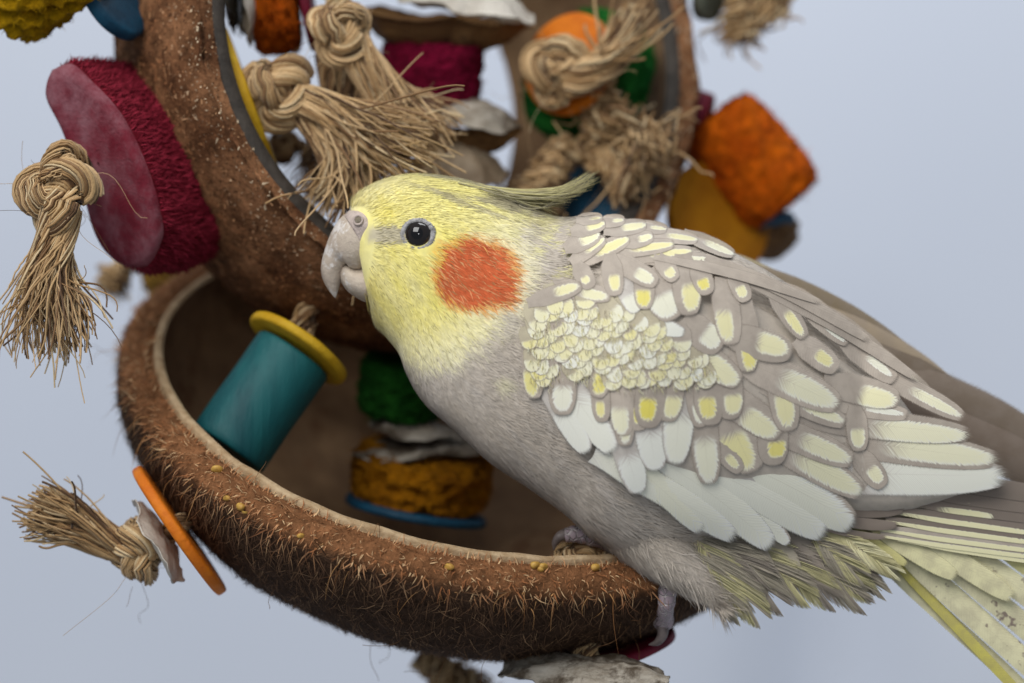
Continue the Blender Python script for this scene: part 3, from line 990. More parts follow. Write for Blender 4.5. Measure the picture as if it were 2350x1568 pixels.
ZA = (1193.3, 642.5, .24413); ZB = (1434.3, 860.6, .24413); ZC = (1776.2, 631.1, .24413); ZD = (1776.2, 1090.0, .24413); ZF = (1147.4, 447.5, .24413); Z7 = (1147.4, 459.0, .5121)

# the wing itself: a smooth grey pad under the feathers
wu = np.linspace(0, 1, 26); wv = np.linspace(0, 1, 16)
topc = spl([(1232, 700), (1330, 628), (1480, 612), (1640, 640), (1800, 720), (1960, 830), (2150, 1000), (2290, 1090)], 26)
botc = spl([(1228, 850), (1300, 960), (1400, 1080), (1520, 1160), (1680, 1200), (1850, 1195), (2050, 1190), (2280, 1110)], 26)
gridp = topc[:, None] * (1 - wv)[None, :, None] + botc[:, None] * wv[None, :, None]
wy = wing_y(gridp[..., 0], gridp[..., 1]) - lift_of(gridp[..., 0]) + .05 + np.clip(gridp[..., 0] * .55 + gridp[..., 1] * .83 - 1282, 0, 2000) * .0002 + .7 * (np.abs(wv * 2 - 1) ** 6)[None]
g = G().add(P(gridp[..., 0], gridp[..., 1], wy), grid_faces(26, 16, False), None, GREY * .9)
wing = make('wing', g, M_plume, bird, label='folded wing of grey feathers with cream and yellow patches')

TAUPE = lin(190, 178, 164); DKTAUPE = lin(130, 118, 107)
# primaries and their dark coverts (deepest)
PRIM = [((1170, 600), (2700, 840), 30), ((1000, 560), (2750, 790), 34), ((1000, 500), (2750, 730), 36), ((1050, 420), (2750, 650), 38), ((1100, 330), (2750, 560), 40), ((1150, 230), (2750, 440), 44), ((1250, 120), (2750, 330), 60), ((1350, 20), (2750, 220), 60)]
flat = lambda y0: (lambda u, v: y0 + 0 * u)
for i, (r_, t_, w_) in enumerate(PRIM):
    a = np.array([ZD[0] + r_[0] * .24413, ZD[1] + r_[1] * .24413]); b = np.array([ZD[0] + t_[0] * .24413, ZD[1] + t_[1] * .24413])
    str_ = i < 6
    feather(wing, a, b, w_ * .24413 * 1.75, lambda u, v: wing_y(np.minimum(u, 2150), v * 0 + 1110) - .2, .26 - .02 * i,
            patch=(.4, [.9, .9, .9, .62, .5, .17, 0, 0][i] or .01, .62, .50 if str_ else .01), pcol=yel(.45), base=[TAUPE, TAUPE, TAUPE, DKTAUPE, DKTAUPE, DKTAUPE, DKTAUPE, DKTAUPE][i], fringe=.25, camber=.01, root_drop=0, name='primary_feather', roundness=3.5)
for r_, t_, w_, k in [((300, 420), (1090, 590), 42, 0), ((350, 330), (1200, 480), 66, 1), ((450, 280), (1260, 330), 66, 2), ((600, 200), (1290, 230), 60, 3), ((1100, 60), (2200, 170), 80, 4)]:
    feather(wing, (ZD[0] + r_[0] * .24413, ZD[1] + r_[1] * .24413), (ZD[0] + t_[0] * .24413, ZD[1] + t_[1] * .24413), w_ * .24413, lambda u, v: wing_y(np.minimum(u, 2150), v * 0 + 1110) - .22, .17 - .015 * k if k < 4 else .2, base=DKTAUPE * .95, curve=.05, name='primary_covert', camber=.03)

# secondaries: long white feathers along the lower edge
for r_, t_, w_, yk, grey_tip, bias in [((-300, 760), (1090, 1570), 120, .03, 0, .12), ((-100, 720), (760, 1500), 100, .1, 0, .16), ((300, 780), (1430, 1650), 135, .03, 0, .08), ((1150, 1250), (1560, 1600), 70, .02, 1, .12),
                                       ((700, 860), (1930, 1530), 150, .02, .0, .04), ((1000, 800), (2200, 1440), 175, .05, 1, .0)]:
    a = np.array([ZB[0] + r_[0] * .24413, ZB[1] + r_[1] * .24413]); b = np.array([ZB[0] + t_[0] * .24413, ZB[1] + t_[1] * .24413])
    od = (b[0] * .55 + b[1] * .83 - 1282) * .00020
    feather(wing, a, b, w_ * .24413 * 1.3, lambda u, v: wing_y(u, v) - lift_of(u), od + bias * .3, patch=(.4, .62, .28 if grey_tip else .0, 1.15 if not grey_tip else 1.0), pcol=yel(yk + .08), base=TAUPE if grey_tip else lin(222, 218, 212), fringe=.8, curve=-.03, name='secondary_feather', roundness=3.0)

# tertials and coverts, each given by the patch it shows
FE = [
    (Z7, (1600, 1225), (2290, 1240), 74, .06, -.02), (Z7, (1690, 1095), (2225, 1165), 52, .30, -.05), (ZC, (860, 1400), (1840, 1500), 92, .3, -.08), (ZC, (1260, 1060), (1750, 1320), 46, .3, -.02),
    (ZC, (820, 1245), (1210, 1310), 30, .1, -.02), (ZC, (790, 1080), (1150, 1170), 92, .42, -.09), (ZC, (850, 770), (1090, 950), 34, .15, -.04), (ZC, (470, 470), (660, 620), 26, .1, -.06),
    (ZC, (380, 730), (540, 850), 55, .6, -.11), (ZC, (110, 330), (270, 560), 46, .6, -.12), (Z7, (1140, 640), (1285, 680), 44, .45, -.13),
    (ZB, (2180, 490), (2200, 680), 66, .4, -.10), (ZB, (1620, 590), (2110, 800), 84, .35, -.02), (ZB, (1560, 720), (2220, 1110), 108, .35, 0), (ZB, (2290, 870), (2400, 1010), 60, .35, -.04),
    (ZB, (1390, 610), (1390, 780), 78, .85, -.03), (ZB, (1020, 510), (1190, 870), 132, .6, 0), (ZB, (950, 750), (1060, 870), 40, .5, .01), (ZB, (745, 560), (790, 1010), 105, .22, .02),
    (ZB, (510, 330), (470, 850), 112, .12, -.02), (ZB, (230, 510), (290, 900), 112, .03, .01), (ZB, (-10, 280), (0, 640), 60, .3, -.02), (ZB, (20, 740), (130, 1120), 100, .02, .05),
    (ZB, (1640, 265), (2040, 440), 56, .35, -.05), (ZB, (1480, 150), (1530, 480), 88, .5, -.06), (ZB, (1430, 10), (1980, 270), 112, .3, -.10), (ZB, (1120, 320), (1430, 540), 96, .4, -.03),
    (ZB, (980, 170), (990, 370), 78, .5, -.02), (ZB, (785, 190), (800, 410), 78, .8, -.02), (ZB, (670, 260), (705, 450), 46, .2, .0), (ZB, (430, 180), (400, 400), 76, .5, -.03), (ZB, (240, 200), (220, 430), 78, 1.0, -.04), (ZB, (105, 290), (130, 460), 32, .8, -.01),
    (ZA, (960, 1180), (975, 1450), 78, .3, -.01), (ZA, (480, 1050), (900, 1640), 115, .06, .03), (ZA, (380, 1180), (640, 1640), 95, .04, .07), (ZA, (400, 980), (400, 1230), 90, .15, -.03), (ZA, (760, 1130), (770, 1290), 40, .7, -.01), (ZA, (790, 860), (725, 1075), 70, .85, -.04),
    (ZA, (120, 830), (135, 1090), 62, .75, -.03), (ZA, (1720, 720), (2050, 960), 105, .4, -.05), (ZA, (2130, 510), (2140, 850), 76, .8, -.08), (ZA, (1940, 260), (1980, 570), 72, .5, -.10), (ZA, (1700, 500), (1850, 630), 96, .2, -.07),
    (ZA, (1210, 400), (1560, 500), 62, .04, -.05), (ZA, (1320, 120), (1430, 335), 122, .18, -.08), (ZA, (1170, 80), (1170, 250), 68, .9, -.10), (ZA, (1010, 130), (1090, 310), 66, .12, -.07),
    (ZA, (1560, 20), (1590, 290), 78, .6, -.12), (ZA, (1710, -20), (1750, 90), 54, .9, -.14), (ZA, (2060, 50), (2110, 160), 48, .5, -.15), (ZA, (870, -60), (890, 100), 50, .6, -.12), (ZA, (560, 100), (820, 150), 46, .4, -.08), (ZA, (310, 140), (550, 60), 44, .5, -.10),
    (ZA, (1080, -90), (1250, 10), 55, .3, -.14), (ZA, (1380, -110), (1440, -30), 50, .5, -.15), (ZA, (600, -40), (640, 30), 38, .5, -.12)]
for cv, z0, z1, hw_, yk, bias in FE:
    mg = (1.2 if cv is not ZA else .95) * rng.uniform(.7, 1.15)
    pale = yk <= .13 and cv is not ZC
    pfeather(wing, z0, z1, hw_ * (1.25 if pale else 1.05), yk, cv, margin=mg * (.4 if pale else 1), bias=bias, base=lin(206, 199, 190) if pale else TAUPE * rng.uniform(.94, 1.04), tc=rng.choice([-.22, .22, 0, .1]) if hw_ > 60 and not pale else rng.normal() * .07)

# small scalloped coverts of the shoulder
poly = np.array([(150, 380), (440, 200), (900, 300), (1400, 540), (1880, 900), (1850, 1010), (1000, 1070), (680, 1000), (430, 930), (250, 1050), (90, 960), (70, 620)], float)


def inside(pt, pg):
    x_, y_ = pt; c_ = False; j = len(pg) - 1
    for i in range(len(pg)):
        if (pg[i, 1] > y_) != (pg[j, 1] > y_) and x_ < (pg[j, 0] - pg[i, 0]) * (y_ - pg[i, 1]) / (pg[j, 1] - pg[i, 1]) + pg[i, 0]: c_ = not c_
        j = i
    return c_


row = 0
yy = 190
while yy < 1080:
    for xx in np.arange(40 + (row % 2) * 65, 1900, 128):
        q_ = (xx + rng.normal() * 26, yy + rng.normal() * 24)
        if not inside(q_, poly): continue
        an = math.radians(84 - 22 * (q_[0] / 1900) + rng.normal() * 11)
        dx_, dy_ = math.cos(an), math.sin(an)
        yk = np.clip(rng.normal(.42 if yy < 620 else .3, .2), .03, .9)
        L_ = rng.uniform(90, 150)
        pfeather(wing, (q_[0] - dx_ * L_ * .9, q_[1] - dy_ * L_ * .9), q_, rng.uniform(74, 96), yk, ZA, margin=.30, bias=-.06, camber=.002, root_drop=.010, base=lin(200, 190, 162) if rng.random() < .65 else TAUPE, fringe=.45)
    yy += 92
    row += 1

# loose barbs softening the shoulder coverts
n = 1500
q_ = np.stack([rng.uniform(40, 1900, n), rng.uniform(190, 1080, n)], -1)
q_ = q_[inpoly(q_[:, 0], q_[:, 1], poly)]
n = len(q_)
bu, bv_ = ZA[0] + q_[:, 0] * ZA[2], ZA[1] + q_[:, 1] * ZA[2]
an = np.radians(84 - 22 * q_[:, 0] / 1900 + rng.normal(size=n) * 14)
Lb = rng.uniform(8, 17, n)
ordr = bu * .55 + bv_ * .83
s = np.linspace(0, 1, 4)
pu = bu[:, None] + np.cos(an)[:, None] * Lb[:, None] * s; pv = bv_[:, None] + np.sin(an)[:, None] * Lb[:, None] * s
py = wing_y(pu, pv) - lift_of(pu) + ((ordr - 1282) * .00020)[:, None] - .025 - .012 * s
cb = mixc(lin(238, 236, 214), lin(226, 214, 134), rng.random(n) ** 1.6)
cb = np.where(rng.random((n, 1)) < .16, lin(176, 162, 138), cb)
make('covert_barbs', tubes(G(), P(pu, pv, py), .008 * np.ones((n, 1)) * (1.2 - s)[None], cb, 3), M_plume, wing, kind='stuff')

# mantle: patched feathers along the back, hanging over the top of the wing
def mant_y(u, v):
    f = np.vectorize(lambda a_, b_: surf_y(a_, b_, YB))
    return np.minimum(f(u, v), YB) - .17


for k, (z0, z1, hw_, yk) in enumerate([((1700, 640), (2330, 700), 30, .1), ((1500, 600), (2000, 600), 26, .25), ((1380, 565), (1810, 525), 34, .55), ((1900, 430), (2200, 560), 30, .3), ((1550, 375), (1860, 420), 26, .5), ((1200, 515), (1640, 460), 36, .6), ((1400, 300), (1560, 320), 18, .4),
                                       ((870, 565), (1215, 405), 46, .6), ((1290, 425), (1430, 385), 34, .4), ((1130, 315), (1370, 280), 36, .45), ((790, 545), (980, 410), 30, .5), ((740, 450), (930, 365), 50, .4), ((800, 315), (980, 265), 36, .55), ((1050, 245), (1160, 235), 18, .4), ((830, 225), (950, 215), 14, .5)]):
    pfeather(bird, z0, z1, hw_, yk, ZF, margin=.9, back=.35, y_fn=mant_y, off=.03 - .006 * k, base=TAUPE, tip_m=7)
# plain grey scapulars whose loose lower edge shades the wing top
for r_, t_, w_ in [((1500, 590), (1900, 700), 14), ((1620, 590), (2010, 790), 18), ((1700, 640), (2120, 880), 18)]:
    feather(bird, r_, t_, w_, lambda u, v: wing_y(u, v) - lift_of(u), -.12 + .0003 * (t_[0] - 1640), base=TAUPE, name='scapular_feather', curve=-.03, camber=.02)

# far wing beyond the back
for k, (r_, t_, w_, c_) in enumerate([((1560, 560), (2010, 800), 30, lin(160, 148, 116)), ((1640, 600), (2130, 850), 34, lin(128, 114, 92)), ((1750, 680), (2230, 930), 40, lin(160, 144, 122)), ((1850, 760), (2330, 1010), 44, lin(116, 102, 86)), ((1950, 840), (2480, 1090), 60, lin(122, 108, 94)), ((2000, 930), (2560, 1180), 70, lin(116, 102, 90))]):
    feather(bird, r_, t_, w_, flat(2.1), .25 - .1 * k, base=c_, name='far_wing_feather', curve=-.05, camber=.12, patch=(.55, .2, -.5, .3) if k < 1 else None, pcol=lin(150, 138, 80))
# rump feathers between the wings
for k, (z0, z1, hw_, yk) in enumerate([((300, 250), (560, 420), 40, .1), ((560, 420), (800, 560), 44, .3), ((760, 560), (1000, 740), 46, .35), ((960, 740), (1200, 920), 44, .3), ((1150, 900), (1420, 1080), 36, .3)]):
    pfeather(bird, z0, z1, hw_, yk, ZC, margin=1.0, y_fn=flat(.75), off=-.03 + .04 * k, base=TAUPE)

# ---- tail
TY0 = float(wing_y(np.array([1980.]), np.array([1110.]))[0]) - .15
zd = lambda x_, y_: (ZD[0] + x_ * .24413, ZD[1] + y_ * .24413)
TC = lin(236, 230, 188); TY = lin(216, 206, 106)
M_tailbase = mat_noise('tail_base', lin(200, 196, 150), lin(180, 174, 130), 300, .7, .1)
tail = make('tail', loft([(1960, 1190, 1900, 1290, .8), (2030, 1230, 1990, 1310, .6), (2120, 1290, 2090, 1345, .3), (2200, 1370, 2190, 1385, .08)], YB + .6, 12), M_tailbase, bird)
for r_, t_, w_, y0, c_, sp in [((700, 520), (2600, 2240), 90, 1.6, TC, 0), ((820, 480), (2560, 2320), 58, 1.35, TY, 0), ((900, 450), (2900, 2240), 130, 1.15, TC, .8), ((1200, 450), (3100, 2050), 130, .95, TC, .9),
                               ((1500, 480), (3300, 1800), 130, .8, TC, .6), ((1900, 520), (3400, 1500), 130, .7, lin(220, 214, 150), .2)]:
    feather(tail, zd(*r_), zd(*t_), w_ * .24413, flat(TY0 + y0 * .55), 0, base=c_, speck=sp, camber=.05, root_drop=0, name='tail_feather', roundness=4)
# tail coverts
for r_, t_, w_, c_ in [((700, 480), (1270, 860), 60, lin(212, 206, 140)), ((900, 460), (1750, 980), 110, lin(232, 226, 178)), ((1200, 460), (2290, 1190), 120, lin(232, 226, 180)), ((600, 560), (1010, 800), 50, lin(190, 184, 120))]:
    feather(tail, zd(*r_), zd(*t_), w_ * .24413, flat(TY0 + .3), 0, base=c_, name='tail_covert', roundness=3)

# ---- loose feathers of the vent: a shaft with separate barbs


def barbed(parent, root, tip, hw, y0, cols, name='vent_feather', nb_=90, fan=.9, open_=.15):
    g_ = G()
    root = np.array(root, float); tip = np.array(tip, float); ax = tip - root; L = np.hypot(*ax); ax /= L; sd = np.array([-ax[1], ax[0]])
    s_ = rng.random(nb_ * 2) ** .85; sg = np.where(rng.random(nb_ * 2) < .5, -1, 1)
    base = root + ax * (s_ * L * .86)[:, None]
    bl = hw * (.55 + .45 * np.sin(np.pi * np.clip(s_ * .85 + .1, 0, 1))) * rng.uniform(.8, 1.15, nb_ * 2)
    dr = ax * (fan + .5 * s_)[:, None] + sd * (sg * (1 - .45 * s_))[:, None]
    dr /= np.linalg.norm(dr, axis=1, keepdims=True)
    q = np.linspace(0, 1, 7)
    pth = base[:, None] + dr[:, None] * (q[None] * bl[:, None] * 1.35)[..., None] + ax * (q ** 2 * hw * .35)[None, :, None]
    yy_ = y0 + rng.normal(size=nb_ * 2)[:, None] * .02 + q[None] * rng.normal(size=(nb_ * 2, 1)) * open_ * .3
    bar = (np.sin(s_ * 9 + rng.random() * 6) > .1)
    C_ = np.where(bar[:, None], cols[0], cols[1]) * rng.uniform(.85, 1.12, (nb_ * 2, 1))
    tubes(g_, P(pth[..., 0], pth[..., 1], yy_), .012 * np.ones((nb_ * 2, 1)) * (1.1 - .75 * q)[None], C_, 3)
    sp_ = root + ax * (np.linspace(0, 1, 8) * L)[:, None]
    tubes(g_, P(sp_[:, 0], sp_[:, 1], y0 - .03)[None], np.linspace(.03, .008, 8)[None], np.array([lin(170, 156, 130)]), 4)
    return make(name, g_, M_plume, parent)


OLV = lin(174, 165, 146); OLY = lin(202, 195, 148); OLD = lin(156, 146, 133)
for r_, t_, w_, y0, cs in [((1560, 1215), (1700, 1330), 52, -.55, (OLD, OLV)), ((1600, 1240), (1725, 1375), 46, -.6, (OLV, OLY)), ((1640, 1240), (1772, 1350), 44, -.45, (OLV, OLD)), ((1580, 1260), (1680, 1372), 40, -.65, (OLV, OLY)),
                           ((1690, 1230), (1830, 1330), 46, -.3, (OLV, OLY)), ((1740, 1230), (1890, 1340), 46, -.2, (OLD, OLY)), ((1790, 1235), (1960, 1350), 46, -.15, (OLV, OLD)), ((1830, 1235), (1975, 1330), 40, -.1, (OLY, OLV)), ((1880, 1230), (2020, 1335), 30, .0, (OLD, OLV)),
                           ((1860, 1225), (1960, 1290), 34, -.2, (OLY, OLV)), ((1920, 1225), (2050, 1290), 28, -.1, (OLY, TC)), ((1620, 1225), (1740, 1290), 40, -.5, (OLD, OLV))]:
    barbed(bird, r_, (t_[0] + 4, t_[1] + 22), w_ * 1.35, y0 - .12, cs, nb_=560, fan=1.35, open_=.3)
for r_, t_, w_, y0, pk in [((1540, 1190), (1690, 1340), 40, -.62, .3), ((1590, 1190), (1735, 1345), 42, -.66, .5), ((1640, 1190), (1775, 1325), 40, -.6, .35), ((1700, 1190), (1835, 1320), 40, -.5, .6), ((1750, 1190), (1890, 1325), 40, -.4, .4), ((1800, 1200), (1945, 1325), 38, -.35, .6), ((1860, 1200), (1985, 1305), 34, -.3, .5)]:
    feather(bird, (r_[0], r_[1] - 30), (t_[0], t_[1] + 6), w_, flat(y0), 0, base=(OLV, OLD, OLY)[int(pk * 10) % 3], fringe=0, name='vent_feather', camber=.05)
# pale down showing at the top of the wing
for r_, t_, w_ in [((1650, 600), (1760, 640), 20), ((1680, 620), (1790, 655), 20), ((1710, 640), (1800, 690), 18)]:
    barbed(bird, r_, t_, w_, .1, (lin(206, 200, 194), lin(186, 178, 170)), name='down_feather', nb_=60, fan=1.4, open_=.5)

# ---- feet


def limb(ctrl, rads, m=26, k=14, ringed=.0):
    pth = spl(ctrl, m); r_ = np.interp(np.linspace(0, 1, m), np.linspace(0, 1, len(rads)), rads)
    if ringed: r_ = r_ * (1 + ringed * np.sin(np.linspace(0, m * 1.3, m)))
    t_, a_, b_ = tframe(pth)
    f_ = np.linspace(0, 2 * np.pi, k, endpoint=False)
    V = pth[:, None] + r_[:, None, None] * (np.cos(f_)[:, None] * a_[:, None] + np.sin(f_)[:, None] * b_[:, None])
    g_ = G().add(V, grid_faces(m, k))
    kk_ = g_.n
    g_.add(np.stack([pth[0], pth[-1]]))
    g_.T.append(np.array([[(j + 1) % k, j, kk_] for j in range(k)])); g_.T.append(np.array([[(m - 1) * k + j, (m - 1) * k + (j + 1) % k, kk_ + 1] for j in range(k)]))
    return g_


tp = [hit(bvh_bowl, a_, b_) + np.array([0, -o_, 0]) for a_, b_, o_ in [(1534, 1345, .12), (1528, 1385, .2), (1522, 1420, .2)]]
ank = P(1556, 1296, tp[0][1] - .0)
foot = make('foot', limb([ank, tp[0], tp[1], tp[2], tp[2] + np.array([-.03, -.02, -.16])], [.24, .23, .21, .19, .25, .19], 34, 16, .04), M_skin, bird, label='scaly pink grey toe gripping the outside of the bowl')
c0 = tp[2] + np.array([-.03, -.02, -.16])
make('claw', limb([c0 + np.array([0, 0, .03]), c0 + np.array([.0, -.03, -.18]), c0 + np.array([-.12, -.05, -.36]), c0 + np.array([-.32, -.05, -.42])], [.15, .13, .09, .015], 18, 12), M_claw, foot)
fy = 1.0
foot2 = make('foot', limb([P(1400, 1240, fy + .1), P(1350, 1228, fy), P(1318, 1226, fy - .1), P(1296, 1230, fy - .1)], [.26, .24, .20, .16], 22, 16, .05), M_skin, bird, label='scaly toe resting on the rope knot inside the bowl')
make('claw', limb([P(1300, 1226, fy - .1), P(1284, 1232, fy - .14), P(1274, 1246, fy - .12), P(1271, 1264, fy - .08)], [.15, .12, .08, .015], 16, 12), M_claw, foot2)

# ---------------------------------------------------------------- toys strung on the shells
# crimson block: a thick slab with fuzzy sides, its smooth face turned to the left
out = spl([(112, 160), (150, 150), (205, 196), (268, 268), (318, 370), (350, 470), (360, 545), (335, 598), (292, 614), (246, 590), (212, 530), (185, 430), (140, 300), (103, 225), (102, 185), (112, 160)], 73)[:-1]
fy_ = lambda u, v: 1.6 - .0085 * ((u - 230) * .9 - (v - 380) * .42)
fc = out.mean(0)
fr = P(out[:, 0], out[:, 1], fy_(out[:, 0], out[:, 1]))
ex = np.array([1.25, 2.3, .18])                                    # thickness of the slab
bk = fr + ex
cf = fr.mean(0)
lay = [cf + (fr - cf) * k + ex * e for k, e in [(.02, 0), (.5, -.01), (.85, -.01), (.96, .0), (1.0, .05)]]
side = [fr + ex * t + (fr - cf) * .05 * math.sin(t * 3.1) for t in np.linspace(.09, 1, 16)]
side = [L_ + nrm(L_ - cf - ex * .5) * (fnoise(L_, 1.6, 2) * .10)[:, None] for L_ in side]
block = thing('wooden_block', 'thick crimson dyed block with fuzzy sides hung by knotted rope on coconut shell', 'block', fr[np.argmin(fr[:, 2])])
gF = G().add(np.array(lay + side[:1]), grid_faces(6, 72))
make('front_face', gF, M_crimson, block, label='smooth dusty crimson face')
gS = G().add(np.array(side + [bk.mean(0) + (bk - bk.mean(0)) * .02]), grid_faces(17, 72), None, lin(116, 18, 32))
Vs, Ts = gS.tris()
Ts = outward(Vs, Ts, Vs.mean(0))
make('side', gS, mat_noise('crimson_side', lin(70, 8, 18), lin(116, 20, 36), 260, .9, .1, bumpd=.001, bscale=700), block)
p, N, _ = sample(Vs, Ts, 15000)
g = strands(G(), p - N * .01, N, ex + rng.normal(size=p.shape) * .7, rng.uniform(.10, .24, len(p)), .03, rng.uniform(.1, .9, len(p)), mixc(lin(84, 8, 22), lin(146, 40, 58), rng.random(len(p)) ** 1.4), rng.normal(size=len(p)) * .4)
make('side_fuzz', g, M_fibre, block, kind='stuff', smooth=False)

ROPE = 'knotted jute rope ends'


def rope(label, knots=(), ropes=(), base=None, hairs=0):
    """one knotted rope end: knots, twisted runs and frayed tassels"""
    k0 = np.array(knots[0][0]) if knots else np.array(ropes[0][0][0])
    t_ = thing('rope_knot', label, 'rope knot', k0 - np.array([0, 0, knots[0][1] if knots else 0]), ROPE)
    for c_, sz, kw in knots: make('knot', knot(G(), c_, sz, **kw), M_jute, t_)
    for ctrl, rad, nm, kw in ropes:
        make(nm, bundle(G(), ctrl, rad, **kw), M_jute, t_)
    if hairs:
        g_ = G(); n_ = hairs
        s_ = np.linspace(0, 1, 14)[None, :, None]
        Lh_ = rng.uniform(.6, 2.2, (n_, 1, 1))
        d_ = rng.normal(size=(n_, 1, 3)) + np.array([0, 0, -.7])
        pth = k0 + rng.normal(size=(n_, 1, 3)) * .35 + nrm(d_) * s_ * Lh_ + rng.normal(size=(n_, 1, 3)) * np.sin(s_ * rng.uniform(2, 6, (n_, 1, 1))) * .2 * Lh_ * s_
        tubes(g_, pth, .006 * np.ones((n_, 14)), jute(n_), 3)
        make('stray_hairs', g_, M_jute, t_, kind='stuff')
    return t_


# knot and tassel in front of the crimson block
rope('pale jute knot with long frayed tassel in front of crimson block',
     [(P(135, 450, .2), 1.02, dict(axis=(-.3, -1, .15), nf=190, fr=.04, roll=.5, rad=.44))],
     [([P(180, 400, 1.6), P(160, 365, .7), P(140, 360, .1), P(130, 420, -.1)], .40, 'cord', dict(nf=90, twist=1.2, cut=0)),
      ([P(140, 480, .1), P(130, 560, .0), P(115, 640, -.1), P(118, 720, -.1), P(125, 815, .0)], .48, 'tassel', dict(nf=420, m=26, twist=.3, flare=.78, stray=.6, fr=.03, cut=.45, dark=.06))], hairs=16)
# upper left: yellow loofah and blue disc at the top of the shell
loofah('loofah_slice', P(95, -62, 2.0), (.55, -.25, .35), 1.25, 2.6, (lin(150, 108, 4), lin(196, 156, 20)), 'mustard yellow loofah slice with deep pits above crimson block', f=1.9, depth=.40, fuzz=1200, res=1.5, seed=2.)
disc('wooden_disc', P(258, 6, 2.6), (.74, -.38, .48), 1.0, .34, M_blue, 'dark blue wooden disc pressed against the outside top of coconut shell', seed=3.)

# inside the ring, left side
disc('wooden_disc', P(566, 228, 4.0), (.93, .05, .34), 1.85, .3, M_yellow, 'bright yellow wooden disc seen edge-on inside the coconut rim', seed=5.)
oyster('shell_piece', P(548, -10, 4.8), (1, .15, .25), 1.35, .34, M_pearl, 'white shell piece seen edge-on beside an orange loofah', dome=.2, seed=1.)
oyster('shell_piece', P(520, -30, 4.6), (1, .1, .2), 1.2, .3, mat_noise('dark_shell', lin(62, 56, 48), lin(96, 90, 80), 120, .5, .35, bumpd=.001), 'dark grey shell piece wedged behind white shell', dome=.1, seed=2.)
loofah('loofah_slice', P(632, 10, 5.2), (1, 0, .08), 1.25, 1.12, (lin(150, 58, 6), lin(206, 104, 16)), 'rust orange loofah slice between white shell and crimson disc', f=2.6, depth=.16, fuzz=1500, seed=4.)
disc('wooden_disc', P(703, -12, 5.2), (.98, 0, .16), 1.42, .24, M_crim_wood, 'crimson wooden disc seen edge-on beside orange loofah', seed=6.)

# upper knot with its tassel
rope('jute knot hanging at the top with tassel falling behind frayed bundle',
     [(P(783, 72, 3.2), .82, dict(axis=(.35, -1, .2), nf=170, fr=.045, roll=2.2, rad=.46))],
     [([P(772, -40, 3.6), P(772, 0, 3.5), P(776, 40, 3.3)], .34, 'cord', dict(nf=70, m=12, twist=.5, cut=0)),
      ([P(806, 100, 3.3), P(840, 150, 3.3), P(900, 225, 3.4), P(960, 300, 3.5), P(1015, 350, 3.6)], .46, 'tassel', dict(nf=320, m=24, twist=.25, flare=.55, stray=.6, fr=.036, cut=.5))], hairs=8)
# lower knot with the big frayed bundle
rope('jute knot beside yellow disc with broad frayed bundle spreading above bird head',
     [(P(640, 208, 2.9), .92, dict(axis=(.5, -1, .1), nf=190, fr=.045, roll=.9, rad=.47))],
     [([P(600, 180, 4.2), P(615, 190, 3.4), P(640, 200, 2.9)], .36, 'cord', dict(nf=60, m=12, twist=.4, cut=0)),
      ([P(690, 235, 2.8), P(750, 250, 2.7), P(820, 285, 2.6), P(900, 320, 2.5), P(985, 350, 2.6)], .42, 'tassel', dict(nf=420, m=24, twist=.2, flare=.66, stray=.7, fr=.034, cut=.55)),
      ([P(690, 245, 3.0), P(740, 300, 2.9), P(790, 360, 2.8), P(800, 440, 2.8), P(790, 500, 2.9)], .42, 'tassel', dict(nf=380, m=24, twist=.2, flare=.75, stray=.9, fr=.034, cut=.5, dark=.1))], hairs=10)
# darker tangle of rope behind
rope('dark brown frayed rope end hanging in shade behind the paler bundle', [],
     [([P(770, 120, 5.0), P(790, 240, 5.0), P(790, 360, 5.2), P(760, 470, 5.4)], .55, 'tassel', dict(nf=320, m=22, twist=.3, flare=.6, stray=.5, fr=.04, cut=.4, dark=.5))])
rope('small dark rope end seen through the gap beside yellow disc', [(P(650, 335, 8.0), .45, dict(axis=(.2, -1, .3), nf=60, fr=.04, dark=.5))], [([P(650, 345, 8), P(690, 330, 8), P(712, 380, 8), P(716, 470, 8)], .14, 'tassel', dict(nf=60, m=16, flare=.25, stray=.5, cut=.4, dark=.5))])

# stack on the central cord
POD = 'seed pod pieces stacked on the central cord'
oyster('seed_pod', P(1000, 30, 7.2), (.10, -.16, .97), 1.95, .5, M_pod, 'brown curved seed pod piece lying on the magenta loofah', squash=.85, dome=-.85, seed=.6, cat='seed pod')
oyster('shell_piece', P(1078, 8, 6.6), (.16, -.22, .95), 1.55, .6, M_pearl, 'thick cream white shell piece topping the brown seed pod', squash=.8, dome=.15, seed=2.2)
loofah('loofah_slice', P(990, 165, 7.4), (.1, -.15, .98), 1.32, 1.6, (lin(96, 6, 34), lin(138, 16, 56)), 'magenta loofah slice with ribbed mesh under brown seed pod', f=3.4, depth=.13, fuzz=1600, seed=6.)
oyster('shell_piece', P(1065, 268, 7.0), (.12, -.25, .95), 1.45, .42, M_oyster, 'grey layered oyster shell right below magenta loofah', squash=.75, dome=.3, seed=3.1)
oyster('seed_pod', P(1060, 318, 7.2), (.05, -.2, -.97), 1.3, .4, M_pod, 'dark bark brown pod piece between two oyster shells', squash=.7, dome=.35, seed=1.4, cat='seed pod')
oyster('shell_piece', P(1050, 372, 7.0), (.2, -.5, .85), 1.38, .4, mat_noise('brown_shell', lin(128, 108, 86), lin(164, 148, 124), 90, .5, .35, bumpd=.001, c3=lin(160, 132, 60), s3=60), 'smooth tan shell piece, lowest of the central stack', squash=.75, dome=.35, seed=5.)
disc('wooden_disc', P(1020, 420, 6.6), (.2, -.4, .9), .72, .25, M_orange, 'orange wooden disc peeking out above the bird crown', seed=8.)

